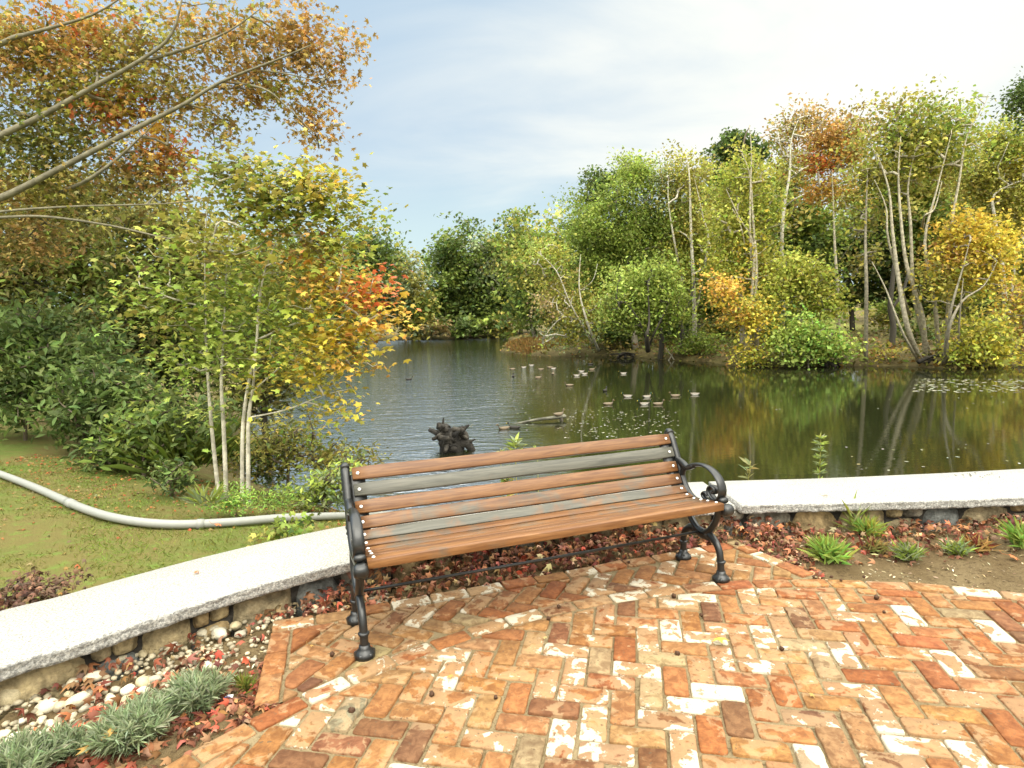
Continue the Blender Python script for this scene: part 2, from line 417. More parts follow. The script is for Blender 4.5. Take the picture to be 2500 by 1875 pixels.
def ground_z(x, y):
    x = np.atleast_1d(np.asarray(x, float)); y = np.atleast_1d(np.asarray(y, float))
    P = np.stack([x, y], 1)
    d = poly_sd(P, pond)
    far = np.clip((y - 13) / 8, 0, 1)
    near = -1.30 + 1.42 * (1 - np.exp(-np.maximum(d, 0) / 2.1)) + .03 * wob(x, y, 1.6)
    fb = -1.30 + .42 * (1 - np.exp(-np.maximum(d, 0) / .5)) + np.clip(d, 0, 200) * .035 + .10 * wob(x, y, .6) * np.clip(d, 0, 1)
    z = near * (1 - far) + fb * far
    z = np.where(d < 0, np.maximum(-1.30 + d * .5, -2.4), z)
    fd = poly_sd(P, front_poly)
    z = np.where(fd < .16, -.45, z)
    return z
def axis(segs):
    o = []
    for a, b, s in segs: o += list(np.arange(a, b, s))
    return np.array(o)
gx = axis([(-500, -100, 50), (-100, -30, 5), (-30, -10, 1.0), (-10, 8, .16), (8, 45, .8), (45, 100, 5), (100, 501, 50)])
gy = axis([(-60, -4, 8), (-4, 11, .16), (11, 50, .8), (50, 110, 2.5), (110, 200, 15), (200, 700, 60)])
GX, GY = np.meshgrid(gx, gy)
gz = ground_z(GX.ravel(), GY.ravel())
nx, ny = len(gx), len(gy)
ii, jj = np.meshgrid(np.arange(nx - 1), np.arange(ny - 1)); b0 = (jj * nx + ii).ravel()
faces = np.stack([b0, b0 + 1, b0 + nx + 1, b0 + nx], 1)
gxx, gyy = GX.ravel(), GY.ravel()
pd = poly_sd(np.stack([gxx, gyy], 1), pond)
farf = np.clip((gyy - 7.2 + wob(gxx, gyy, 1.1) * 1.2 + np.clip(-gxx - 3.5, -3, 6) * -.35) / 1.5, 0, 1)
shore_dk = np.clip(1 - pd / .6, 0, 1)  # ground gets darker towards the waterline
gcol = np.ones((len(gxx), 4)); gcol[:, :3] = (1 - .55 * shore_dk)[:, None]; gcol[:, 3] = farf
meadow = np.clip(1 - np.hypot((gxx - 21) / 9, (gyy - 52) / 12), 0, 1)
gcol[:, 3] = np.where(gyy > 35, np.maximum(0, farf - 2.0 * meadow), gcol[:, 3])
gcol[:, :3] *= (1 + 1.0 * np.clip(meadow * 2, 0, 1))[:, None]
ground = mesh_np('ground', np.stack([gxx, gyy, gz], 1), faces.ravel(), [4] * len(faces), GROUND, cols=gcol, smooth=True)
tag(ground, 'mossy green and brown sloping lawn and leaf strewn banks round the pond', kind='structure')

wx = axis([(-40, 70, 5.5)]); wy = axis([(4.6, 100, 4.77)])
WX, WY = np.meshgrid(wx, wy); nx, ny = len(wx), len(wy)
ii, jj = np.meshgrid(np.arange(nx - 1), np.arange(ny - 1)); b0 = (jj * nx + ii).ravel()
faces = np.stack([b0, b0 + 1, b0 + nx + 1, b0 + nx], 1)
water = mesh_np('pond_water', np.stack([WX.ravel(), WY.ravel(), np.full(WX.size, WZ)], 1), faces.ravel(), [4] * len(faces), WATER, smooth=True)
tag(water, 'dark pond water, ruffled blue in the middle and calm under the trees', kind='structure')

# ================================================================== BRICK PATIO
PC = np.array([1.38, .05]); PR = 3.22
def clip_half(poly, p, n):
    """keep the side where (q-p).n >= 0"""
    o = []
    for i in range(len(poly)):
        a, b = poly[i], poly[(i + 1) % len(poly)]
        da, db = (a - p) @ n, (b - p) @ n
        if da >= 0: o.append(a)
        if (da >= 0) != (db >= 0): o.append(a + (b - a) * (da / (da - db)))
    return o
def area(poly):
    P = np.array(poly); x, y = P[:, 0], P[:, 1]
    return .5 * abs(np.dot(x, np.roll(y, -1)) - np.dot(y, np.roll(x, -1)))
bk_pal = [((.245, .106, .038), 30), ((.255, .124, .048), 27), ((.225, .080, .028), 16), ((.262, .145, .064), 13), ((.165, .072, .032), 7), ((.235, .17, .095), 4), ((.185, .155, .11), 2), ((.135, .063, .032), 3)]
bk_c = np.array([c for c, _ in bk_pal]); bk_p = np.array([q for _, q in bk_pal], float); bk_p /= bk_p.sum()
bV, bF, bS, bC, bSeed, bEdge = [], [], [], [], [], []
def brick(poly, lift=0.0, dull=0.0):
    if len(poly) < 3 or area(poly) < .0022: return
    P = np.array(poly); c = P.mean(0)
    x, y = P[:, 0], P[:, 1]
    if (np.dot(x, np.roll(y, -1)) - np.dot(y, np.roll(x, -1))) < 0: P = P[::-1]
    # inset by half a joint, then resample with a worn, uneven outline
    L = np.linalg.norm(np.roll(P, -1, 0) - P, axis=1)
    keep = L > .004; P = P[keep]
    if len(P) < 3: return
    ins = 0.0048 + rng.uniform(-.0010, .0034)
    Q = [np.array(q) for q in P]
    for i in range(len(P)):
        a, b = P[i], P[(i + 1) % len(P)]; e = (b - a) / np.linalg.norm(b - a); nn = np.array([-e[1], e[0]])
        Q = clip_half(Q, a + nn * ins, nn)
        if len(Q) < 3: return
    P = np.array(Q)
    if area(P) < .0015: return
    out_ = []
    rad = rng.uniform(.006, .013)
    for i in range(len(P)):
        p0, p1, p2 = P[i - 1], P[i], P[(i + 1) % len(P)]
        l1, l2 = np.linalg.norm(p0 - p1), np.linalg.norm(p2 - p1)
        r1 = min(rad * rng.uniform(.5, 1.7), l1 * .35); r2 = min(rad * rng.uniform(.5, 1.7), l2 * .35)
        A = p1 + (p0 - p1) / (l1 + 1e-9) * r1; B = p1 + (p2 - p1) / (l2 + 1e-9) * r2
        out_ += [A, (A + B + 1.2 * p1) / 3.2, B]
        nseg = int(l2 / .035)
        E = p2 + (p1 - p2) / (l2 + 1e-9) * min(rad, l2 * .35)
        for k in range(1, nseg): out_.append(B + (E - B) * k / nseg + rng.normal(0, .0011, 2))
    P = np.array(out_); c = P.mean(0); n = len(P)
    tilt = rng.normal(0, .016, 2); h0 = lift + rng.normal(0, .0026)
    zf = lambda q: h0 + (q - c) @ tilt
    inner = c + (P - c) * (1 - .0045 / np.maximum(np.linalg.norm(P - c, axis=1), .01))[:, None]
    v = [(*q, zf(q)) for q in inner] + [(*q, zf(q) - .0035) for q in P] + [(*q, -.03) for q in P]
    v.append((*c, zf(c) + .0008)); b = len(bV); bV.extend(v)
    for i in range(n): bF.extend([b + 3 * n, b + i, b + (i + 1) % n]); bS.append(3)
    for r_ in (0, 1):
        for i in range(n):
            j = (i + 1) % n
            bF.extend([b + r_ * n + i, b + (r_ + 1) * n + i, b + (r_ + 1) * n + j, b + r_ * n + j]); bS.append(4)
    col = bk_c[rng.choice(len(bk_c), p=bk_p)] * rng.uniform(.86, 1.14) * np.array([1, rng.uniform(.94, 1.07), rng.uniform(.9, 1.1)])
    col = col * (1 - dull * .18)
    wear = np.clip(rng.beta(1.5, 2.0) - dull * .25, 0, 1)
    bC.extend([(*np.clip(col, 0, 1), wear)] * (3 * n + 1)); bSeed.extend([rng.uniform(0, 9)] * (3 * n + 1)); k_e = rng.choice([-.6, .2, 1.0, 1.6]); bEdge.extend([k_e] * (3 * n) + [0.0])
def herring(origin, ang, keep, cell=.1035, rad=6.0, dull=0.0):
    c, s = math.cos(ang), math.sin(ang); M = np.array([[c, -s], [s, c]]); m = int(rad / cell)
    for x in range(-m, m):
        for y in range(-m, m):
            k = (x - y) % 4
            if k == 0: w_, h_ = 2, 1
            elif k == 3: w_, h_ = 1, 2
            else: continue
            q = np.array([(x, y), (x + w_, y), (x + w_, y + h_), (x, y + h_)], float) * cell
            cq = q.mean(0); a = rng.normal(0, .010); ca, sa = math.cos(a), math.sin(a)
            q = (q - cq) @ np.array([[ca, sa], [-sa, ca]]) + cq + rng.normal(0, .0014, 2)
            q = [M @ p + origin for p in q]
            q = keep(q)
            if q: brick(q, dull=dull)
def keep_main(q):
    c = sum(q) / len(q)
    if c[1] < .55 or c[0] > 4.4 or c[0] < -1.9: return None
    d = c - PC; r = np.linalg.norm(d)
    if r > PR - .02: return None
    if r > PR - .32: q = clip_half(q, PC + d / r * (PR - .107), -d / r)
    return q
herring(np.array([.3, 2.0]), R(-11.5), keep_main)
ALC = [np.array(p) for p in [(-1.055, 2.26), (-1.235, 2.93), (1.435, 3.86), (1.70, 3.30)]]
def inw(a, b):                                   # inward normal: the alcove lies to the right of a->b
    e = (b - a) / np.linalg.norm(b - a); return np.array([e[1], -e[0]])
alc_edges = [(ALC[0], ALC[1]), (ALC[1], ALC[2]), (ALC[2], ALC[3])]
def keep_alc(q):
    c = sum(q) / len(q); d = c - PC; r = np.linalg.norm(d)
    if r < PR - .1: return None
    if c[1] < 2.0 or c[0] > 2.0 or c[0] < -1.6: return None
    if r < PR + .25: q = clip_half(q, PC + d / r * (PR + .002), d / r)
    for a, b in alc_edges:
        if len(q) < 3: return None
        n = inw(a, b); q = clip_half(q, a + n * .106, n)
    return q if len(q) >= 3 else None
herring(np.array([.2, 3.1]), R(-24.5), keep_alc, rad=2.6, dull=.8)
th = R(-30)                                      # the ring of stretchers round the main circle
step = .205 / (PR - .05)
while th < R(215):
    a0, a1 = th, th + step * rng.uniform(.93, 1.05)
    pts = [PC + (PR - .104) * np.array([math.cos(a), math.sin(a)]) for a in np.linspace(a0, a1, 3)] + \
          [PC + PR * np.array([math.cos(a), math.sin(a)]) for a in np.linspace(a1, a0, 3)]
    if pts[1][1] > .5: brick(pts)
    th = a1
for a, b in alc_edges:                           # stretchers round the alcove
    n = inw(a, b); L = np.linalg.norm(b - a); e = (b - a) / L; t = 0.0
    while t < L - .03:
        l = min(.205 * rng.uniform(.85, 1.03), L - t)
        p = a + e * t
        q = [p, p + e * l, p + e * l + n * .103, p + n * .103]
        c = sum(q) / 4
        if np.linalg.norm(c - PC) > PR + .03: brick(q, lift=.001, dull=.25)
        t += l
patio = mesh_np('brick_patio', bV, bF, bS, BRICK, cols=np.array(bC), extra={'seed': bSeed, 'rim': bEdge})
tag(patio, 'worn orange herringbone brick patio with pale lime stains', kind='structure')
mb = MB(); q = [PC + (PR - .02) * np.array([math.cos(a), math.sin(a)]) for a in np.linspace(0, 2 * math.pi, 97)[:-1]]
mb.add([(*p, -.009) for p in q], [tuple(range(96))])
cA = [a + .0 for a in ALC]; mb.add([(*p, -.0115) for p in [np.array((-1.04, 2.26)), np.array((-1.22, 2.92)), np.array((1.43, 3.845)), np.array((1.69, 3.30))]], [(3, 2, 1, 0)])
tag(mb.build('patio_sand', SAND), kind='structure')

# planting bed between the patio and the wall (one uneven sheet of soil)
def bed_z(x, y):
    r = np.hypot(x - PC[0], y - PC[1])
    return -.028 + .014 * wob(x, y, 5.0) + .012 * wob(x, y, 13., 2.) + .035 * np.clip((r - PR - .15) / .8, 0, 1) - .03 * np.clip((PR - r) / .06, 0, 1)
bx = axis([(-4.0, 5.6, .05)]); by = axis([(-.2, 4.6, .05)])
BX, BY = np.meshgrid(bx, by); nx, ny = len(bx), len(by)
bz = bed_z(BX, BY)
aP = np.stack([BX.ravel(), BY.ravel()], 1)
ai = poly_sd(aP, np.array(ALC)).reshape(BX.shape)
ri = np.hypot(BX - PC[0], BY - PC[1]) - PR
near_ = np.minimum(ai, ri)
bz = np.where(near_ < 0, -.05, np.where(near_ < .08, np.minimum(bz, -.016 + near_ * .1), bz))
ii, jj = np.meshgrid(np.arange(nx - 1), np.arange(ny - 1)); b0 = (jj * nx + ii).ravel()
fc = np.stack([b0, b0 + 1, b0 + nx + 1, b0 + nx], 1)
cc = aP[fc].mean(1)
fd = poly_sd(cc, front_poly); fc = fc[(fd < -.02) & (poly_sd(cc, np.array(ALC)) > -.09) & (np.hypot(cc[:, 0] - PC[0], cc[:, 1] - PC[1]) > PR - .09)]
bed = mesh_np('planting_bed_soil', np.stack([BX.ravel(), BY.ravel(), bz.ravel()], 1), fc.ravel(), [4] * len(fc), SOIL, smooth=True)
tag(bed, 'dark brown soil of the planting bed along the low wall', kind='structure')
def on_bed(x, y): return float(bed_z(np.array([x]), np.array([y]))[0])

# ================================================================== LOW STONE WALL WITH GRANITE COPING
wall = empty('stone_wall', (0, 0, 0))
tag(wall, 'low curved field stone wall with thick pale granite coping between patio and pond', 'wall')
def resample(P, step):
    P = np.asarray(P); d = np.concatenate([[0], np.cumsum(np.linalg.norm(np.diff(P, axis=0), axis=1))])
    s = np.arange(0, d[-1], step); return np.stack([np.interp(s, d, P[:, k]) for k in range(2)], 1)
CF = resample(WF, .02)
tang = np.gradient(CF, axis=0); tang /= np.linalg.norm(tang, axis=1)[:, None]
k_ = np.ones(25) / 25
tang = np.stack([np.convolve(np.pad(tang[:, i], 12, mode='edge'), k_, 'valid') for i in range(2)], 1); tang /= np.linalg.norm(tang, axis=1)[:, None]
nrm = np.stack([-tang[:, 1], tang[:, 0]], 1)     # away from the patio
cop_w = np.interp(CF[:, 0], [-3, -2.0, -1.3, -.9, 1.4, 2.2, 3.0, 5], [.60, .62, .60, .60, .60, .605, .64, .68])
ctop, cbot = .20, .145
def coping(i0, i1):
    V, Fq, Mi = [], [], []
    idx = np.arange(i0, i1)
    prof_n = 5
    for i in idx:
        f, n, wd = CF[i], nrm[i], cop_w[i]
        s = i * .02
        row = []
        for k, zz_ in enumerate(np.linspace(cbot, ctop - .004, prof_n)):
            rough = .006 * snoise(s, k * .035, 16, 3) + .006 * snoise(s, k * .03, 45, 9)
            row.append((*(f + n * (-.002 + rough - (.004 if k == prof_n - 1 else 0))), zz_ + .003 * snoise(s, k, 20, 5)))
        row.append((*(f + n * (.006 + .004 * snoise(s, 0, 40, 1))), ctop + .001))
        row.append((*(f + n * .02), ctop + .0015)); row.append((*(f + n * wd * .5), ctop + .002)); row.append((*(f + n * (wd - .006)), ctop)); row.append((*(f + n * wd), ctop - .006)); row.append((*(f + n * wd), cbot))
        V += row
    m = 11
    for a in range(len(idx) - 1):
        for k in range(m - 1):
            Fq.append((a * m + k, (a + 1) * m + k, (a + 1) * m + k + 1, a * m + k + 1)); Mi.append(1 if (k < prof_n or k >= 9) else 0)
        Fq.append((a * m + m - 1, (a + 1) * m + m - 1, (a + 1) * m, a * m)); Mi.append(1)
    Fq.append(tuple(range(m))); Mi.append(1); e = (len(idx) - 1) * m; Fq.append(tuple(e + k for k in range(m))[::-1]); Mi.append(1)
    o = mesh_np('coping', V, [i for f in Fq for i in f], [len(f) for f in Fq], [GRANITE, GRANITE_FACE], wall, smooth=False, midx=Mi)
    return o
js = [0] + [int(np.argmin(np.hypot(CF[:, 0] - x, CF[:, 1] - y))) for x, y in ((1.47, 3.95),)] + [len(CF)]
for a, b in zip(js[:-1], js[1:]): coping(a + (0 if a == 0 else 1), b - 0)
# stonework under the coping: one mesh of fitted rounded field stones in front of a dark core
core = MB(); cvs = []
for i in range(0, len(CF), 3):
    cvs.append([(*(CF[i] + nrm[i] * .10), -.6), (*(CF[i] + nrm[i] * .10), cbot - .003), (*(CF[i] + nrm[i] * (cop_w[i] - .06)), cbot - .003), (*(CF[i] + nrm[i] * (cop_w[i] - .06)), -1.0)])
V = [p for r_ in cvs for p in r_]; Fq = []
for a in range(len(cvs) - 1):
    for k in range(3): Fq.append((a * 4 + k, (a + 1) * 4 + k, (a + 1) * 4 + k + 1, a * 4 + k + 1))
core.add(V, Fq, (.045, .04, .033))
stone_pal = [(.34, .27, .15), (.29, .235, .14), (.24, .205, .14), (.32, .235, .12), (.20, .18, .14), (.36, .29, .17), (.26, .215, .15)]
def stone(s0, s1, z0, z1):
    c = np.array(random.choice(stone_pal)) * rng.uniform(.8, 1.12)
    if rng.random() < .10: c = np.array((.13, .135, .125))
    nu, nv = 9, 7; V = []; ex = rng.uniform(2.2, 4.5); bulge = rng.uniform(.035, .06); o = rng.uniform(0, 50)
    for a in range(nu):
        for b in range(nv):
            u, v_ = a / (nu - 1) * 2 - 1, b / (nv - 1) * 2 - 1
            # squircle outline
            r = max(abs(u), abs(v_)) + 1e-6; l = (abs(u) ** ex + abs(v_) ** ex) ** (1 / ex) + 1e-6; uu, vv = u * r / l, v_ * r / l
            uu += .10 * snoise(uu, vv, 1.2, o); vv += .10 * snoise(uu, vv, 1.2, o + 9)
            s = (s0 + s1) / 2 + uu * (s1 - s0) / 2; z = (z0 + z1) / 2 + vv * (z1 - z0) / 2
            z = min(z, cbot - .004)
            hgt_ = bulge * max(0, 1 - r ** 3.0) ** .5 + .010 * snoise(uu, vv, 2.2, o + 5)
            i = min(max(s / .02, 0), len(CF) - 1.001); i0 = int(i); f = CF[i0] * (1 - i + i0) + CF[i0 + 1] * (i - i0)
            V.append((*(f + nrm[i0] * (.105 - hgt_)), z))
    Fq = [(a * nv + b, (a + 1) * nv + b, (a + 1) * nv + b + 1, a * nv + b + 1) for a in range(nu - 1) for b in range(nv - 1)]
    core.add(V, Fq, tuple(c))
s = 1.0; Ltot = (len(CF) - 2) * .02
while s < Ltot - .3:
    if rng.random() < .62:
        wd = rng.uniform(.17, .36); stone(s, s + wd, -.13, .141)
    else:
        wd = rng.uniform(.16, .32); zs = rng.uniform(.02, .07); k = rng.uniform(.35, .65)
        if rng.random() < .5:
            stone(s, s + wd, zs, .141); stone(s, s + wd * k, -.12, zs - .004); stone(s + wd * k, s + wd, -.12, zs - .004)
        else:
            stone(s, s + wd, -.12, zs); stone(s, s + wd * k, zs + .004, .141); stone(s + wd * k, s + wd, zs + .004, .141)
    s += wd + .004
core.build('stonework', STONE, wall, smooth=True)

# ================================================================== THE BENCH
YAW = R(20.35)
bench = empty('park_bench', (.220, 2.937, 0), YAW)
tag(bench, 'park bench of reddish brown wooden slats with scrolled black cast iron ends', 'bench')
XH = .942                                        # half length of the slats
wood_pal = [(.170, .076, .026), (.160, .071, .024), (.145, .063, .021), (.185, .084, .029)]
def slat(mb, d, z, ang, wdt, thk, grey, dark=1.0):
    """a board along x; ang = tilt of its face normal from vertical (0 = flat seat, 90 = upright)"""
    ca, sa = math.cos(ang), math.sin(ang)
    c = np.array(random.choice(wood_pal)) * dark
    prof = []
    h, t, r = wdt / 2, thk / 2, .0045
    for sx, sy in ((1, 1), (-1, 1), (-1, -1), (1, -1)):
        for k in range(3):
            a0 = {(1, 1): 0, (-1, 1): 90, (-1, -1): 180, (1, -1): 270}[(sx, sy)] + k * 45
            prof.append((sx * (h - r) + r * math.cos(R(a0)), sy * (t - r) + r * math.sin(R(a0))))
    xs = np.linspace(-XH, XH, 21) + 0
    off = rng.normal(0, .002)
    V = []
    for i, x in enumerate(xs):
        wv = .0012 * math.sin(i * .55 + off * 900)
        sh = .0035 if i in (0, 20) else 0
        for (a, b_) in prof:
            a *= 1 - sh / h; b_ *= 1 - sh / t * .6
            V.append((x + off, d + a * ca - b_ * sa, z + a * sa + b_ * ca + wv))
    n = 12
    Fq = [(i * n + k, i * n + (k + 1) % n, (i + 1) * n + (k + 1) % n, (i + 1) * n + k) for i in range(20) for k in range(n)]
    Fq += [tuple(range(n))[::-1], tuple(20 * n + k for k in range(n))]
    mb.add(V, Fq, [(*c, grey)] * len(V))
BT = R(62)
back_s = [(.450, .719, BT, .068, 0.0), (.412, .645, BT, .068, 1.0), (.374, .567, BT, .068, .05), (.334, .500, R(58), .066, .22)]
seat_s = [(.288, .447, R(38), .058, .62), (.231, .421, R(10), .052, .25), (.164, .416, R(0), .052, .30), (.100, .424, R(-9), .050, .08), (.040, .436, R(-10), .048, .05)]
mb = MB()
for i, (d, z, a, wd, g) in enumerate(back_s): slat(mb, d, z, a, wd, .026, g, .9 if i == 3 else 1)
def build_wood(mb, name):
    o = mesh_np(name, mb.V, [i for f in mb.F for i in f], [len(f) for f in mb.F], WOOD, bench, np.array(mb.C))
    return o
backrest = build_wood(mb, 'backrest'); tag(backrest, 'backrest of four slats, the second one weathered grey')
mb = MB()
for d, z, a, wd, g in seat_s: slat(mb, d, z, a, wd, .026, g)
slat(mb, -.030, .438, R(-4), .070, .042, .0, 1.08)
seat = build_wood(mb, 'seat')
bolt_me = None
def bolt(par, x, d, z, ang):
    global bolt_me
    if bolt_me is None:
        m_ = MB(); lathe(m_, (0, 0, 0), [(.0085, -.002), (.0085, .001), (.0065, .0035), (.003, .0048)], 10)
        o = m_.build('bolt', BOLT, par, smooth=True); bolt_me = o
    else:
        o = bolt_me.copy(); COL.objects.link(o); o.parent = par
    o.location = (x, d - .0135 * math.sin(ang), z + .0135 * math.cos(ang)); o.rotation_euler = (ang, 0, 0)
for sgn in (-1, 1):
    for d, z, a, wd, g in back_s: bolt(backrest, sgn * .9145, d, z, a)
    for d, z, a, wd, g in seat_s: bolt(seat, sgn * .9145, d, z, a)
    bolt(seat, sgn * .9145, -.030, .4463, R(-4))
X1 = np.array([1., 0, 0])
def pl(pts, x, n=5): return [(x, d, z) for d, z in [(q[1], q[2]) for q in crom([(0, a, b) for a, b in pts], n)]]
def end_frame(sgn):
    x = sgn * .972
    fr = MB()
    # rear post with its cast swellings, and the flange the slats are bolted to
    post = pl([(.487, .748), (.462, .722), (.432, .668), (.402, .610), (.372, .548), (.345, .490), (.300, .430), (.240, .400), (.165, .395), (.095, .403), (.03, .414), (-.03, .420)], x)
    tube(fr, post, .017, 8, ref=X1, wide=.022)
    fl = pl([(.468, .712), (.430, .640), (.392, .562), (.352, .495), (.303, .437), (.240, .402), (.165, .395), (.100, .402), (.035, .413)], sgn * .925)
    tube(fr, fl, .0065, 6, ref=X1, wide=.055)
    top = pl([(.470, .752), (.492, .757), (.506, .742), (.500, .720), (.480, .700)], x, 4); tube(fr, top, [.013, .016, .018, .019, .019, .019, .018, .018, .017, .017, .016, .015, .015, .014, .013, .012, .011], 8, ref=X1, wide=.023)
    for d, z, r_ in ((.476, .694, .016), (.462, .672, .019), (.447, .650, .023), (.424, .622, .015), (.420, .610, .013), (.362, .478, .014), (.338, .455, .010)):
        lathe(fr, (x, d, z), [(r_ * .35, -.024), (r_ * .8, -.021), (r_, -.012), (r_, .012), (r_ * .8, .021), (r_ * .35, .024)], 10, axis='x')
    # leaf shaped web where arm and post meet
    tube(fr, pl([(.405, .612), (.372, .592), (.330, .578), (.292, .572), (.240, .594)], x, 4), [.010, .012, .015, .019, .022, .024, .025, .025, .024, .022, .020, .018, .016, .015, .014, .013, .012], 8, ref=X1, wide=.020)
    tube(fr, pl([(.330, .572), (.350, .530), (.356, .492), (.335, .452)], x, 4), [.022, .02, .018, .017, .017, .017, .016, .015, .014, .013, .012, .011, .010], 8, ref=X1, wide=.019)
    # X shaped knot below the seat
    tube(fr, pl([(.262, .398), (.285, .350), (.268, .285), (.225, .245), (.170, .225), (.115, .222)], x), .019, 8, ref=X1, wide=.020)
    tube(fr, pl([(.020, .412), (.034, .350), (.058, .300), (.098, .252), (.145, .224), (.20, .214)], x), .019, 8, ref=X1, wide=.020)
    tube(fr, [(x, .235, .226), (x, .165, .216), (x, .090, .214)], [.026, .034, .026], 10, ref=X1, wide=.019)
    # big scroll boss under the front slat
    lathe(fr, (x, -.048, .414), [(.012, -.034), (.026, -.031), (.033, -.016), (.034, .012), (.028, .026), (.014, .031)], 14, axis='x')
    f = fr.build('end_frame', IRON, bench, smooth=True)
    am = MB()
    arm = pl([(.300, .572), (.272, .586), (.235, .602), (.190, .613), (.140, .617), (.094, .611), (.045, .590), (.010, .556), (-.008, .515), (-.004, .485), (.010, .462), (.035, .447), (.062, .450), (.088, .464), (.101, .488), (.090, .510), (.066, .517), (.046, .505), (.048, .486), (.066, .482)], x, 4)
    n = len(arm); t_ = np.linspace(0, 1, n)
    tube(am, arm, list(np.interp(t_, [0, .12, .25, .6, .85, 1], [.016, .012, .0085, .0075, .0075, .011])), 8, ref=X1, wide=list(np.interp(t_, [0, .1, .3, .55, .62, 1], [.016, .018, .027, .030, .024, .022])))
    tube(am, pl([(.066, .440), (.100, .430), (.135, .432), (.153, .447), (.144, .463), (.120, .464), (.110, .452)], x, 4), .0085, 8, ref=X1, wide=.020)
    lathe(am, (x, -.016, .458), [(.006, -.026), (.015, -.022), (.019, -.008), (.019, .008), (.015, .022), (.006, .026)], 12, axis='x')
    tube(am, [(x, .062, .441), (x, .028, .436), (x, -.006, .445)], .011, 8, ref=X1, wide=.021)
    am.build('armrest', IRON, f, smooth=True)
    def leg(pts, rad, foot):
        lg = MB()
        tube(lg, pl(pts, x), list(np.interp(np.linspace(0, 1, (len(pts) - 1) * 5 + 1), *rad)), 10, ref=X1, wide=.019)
        fx, fz = foot
        for zc, r_ in ((.108, .026), (.100, .022)): lathe(lg, (x, fx, zc), [(r_ * .8, -.006), (r_, -.002), (r_, .002), (r_ * .8, .006)], 14)
        lathe(lg, (x, fx, 0), [(.046, -.004), (.047, .010), (.045, .020), (.034, .030), (.026, .040), (.024, .055)], 14)
        for k in range(5):
            a = math.pi * 2 * k / 5 + .3; lathe(lg, (x + .036 * math.cos(a), fx + .036 * math.sin(a), .012), [(.008, -.014), (.014, -.004), (.012, .008), (.005, .014)], 8)
        lg.build('leg', IRON, f, smooth=True)
    leg([(.100, .226), (.066, .214), (.034, .192), (.012, .158), (.002, .118), (-.002, .07), (-.004, .02)], ([0, .3, .7, 1], [.027, .022, .020, .022]), (-.004, 0))
    leg([(.235, .224), (.270, .216), (.305, .192), (.330, .158), (.338, .118), (.338, .07), (.338, .02)], ([0, .3, .7, 1], [.027, .022, .020, .022]), (.338, 0))
end_frame(-1); end_frame(1)
mb = MB(); tube(mb, [(-.97, .175, .222), (0, .175, .219), (.97, .175, .222)], .0075, 8); mb.build('tie_rod', IRON, bench, smooth=True)

# ================================================================== FOLIAGE TOOLS
def star_tpl(valley=.40, droop=.22, fold=.10):
    pts = [(0, 0)]
    for k, (ang, r_) in enumerate(((90, 1.0), (28, .92), (-30, .66), (-150, .66), (152, .92))):
        pass
    tips = [(90, 1.0), (152, .92), (205, .66), (335, .66), (28, .92)]
    out_ = []
    for k in range(5):
        a, r_ = tips[k]; a2 = tips[(k + 1) % 5][0]
        if a2 < a: a2 += 360
        out_.append((r_ * math.cos(R(a)), r_ * math.sin(R(a))))
        v_ = valley if k != 2 else .30
        out_.append((v_ * math.cos(R((a + a2) / 2)), v_ * math.sin(R((a + a2) / 2))))
    V = [(0, 0, fold)] + [(x, y, -droop * (x * x + y * y)) for x, y in out_]
    F = [(0, 1 + i, 1 + (i + 1) % 10) for i in range(10)]
    return np.array(V), F
def oval_tpl(wd=.36, fold=.12, droop=.12):
    V = [(0, -1, -droop), (wd * .85, -.35, fold * .6), (wd, .25, fold), (0, 1, -droop), (-wd, .25, fold), (-wd * .85, -.35, fold * .6)]
    return np.array(V), [(0, 1, 2, 3), (0, 3, 4, 5)]
def card_tpl(wd=.62): return np.array([(0, -1, 0), (wd, -.1, .14), (0, 1, -.05), (-wd, .1, .14)]), [(0, 1, 2, 3)]
STAR, MAPLE, OVAL, CARD, CURL = star_tpl(), star_tpl(.52, .25, .08), oval_tpl(), card_tpl(), star_tpl(.42, .75, .15)
BLADE = (np.array([(-.05, 0, 0), (.05, 0, 0), (.035, .55, .04), (0, 1, .22), (-.035, .55, .04)]), [(0, 1, 2, 3), (0, 3, 4)])
def leaves(name, C, size, col, tpl, mat_, parent=None, up=.6, spin=None, nrm_=None, loc=None, kind=None):
    C = np.asarray(C, float); n = len(C); T, F = tpl
    size = np.broadcast_to(np.asarray(size, float), (n,))
    nr = rng.normal(0, 1, (n, 3)) if nrm_ is None else np.asarray(nrm_, float) + rng.normal(0, .25, (n, 3))
    nr /= np.linalg.norm(nr, axis=1)[:, None] + 1e-9
    if nrm_ is None:
        nr[:, 2] = np.abs(nr[:, 2]); nr = nr * (1 - up) + np.array([0, 0, 1.]) * up
        nr /= np.linalg.norm(nr, axis=1)[:, None]
    rv = rng.normal(0, 1, (n, 3)); U = np.cross(rv, nr); U /= np.linalg.norm(U, axis=1)[:, None] + 1e-9
    W = np.cross(nr, U)
    V = C[:, None, :] + size[:, None, None] * (T[None, :, 0:1] * U[:, None, :] + T[None, :, 1:2] * W[:, None, :] + T[None, :, 2:3] * nr[:, None, :])
    k = len(T); fl = np.array([i for f in F for i in f]); fs = [len(f) for f in F]
    ff = (fl[None, :] + (np.arange(n) * k)[:, None]).ravel()
    cols = np.repeat(np.asarray(col, float), k, axis=0)
    o = mesh_np(name, V.reshape(-1, 3), ff, np.tile(fs, n), mat_, parent, cols, loc=loc)
    return o
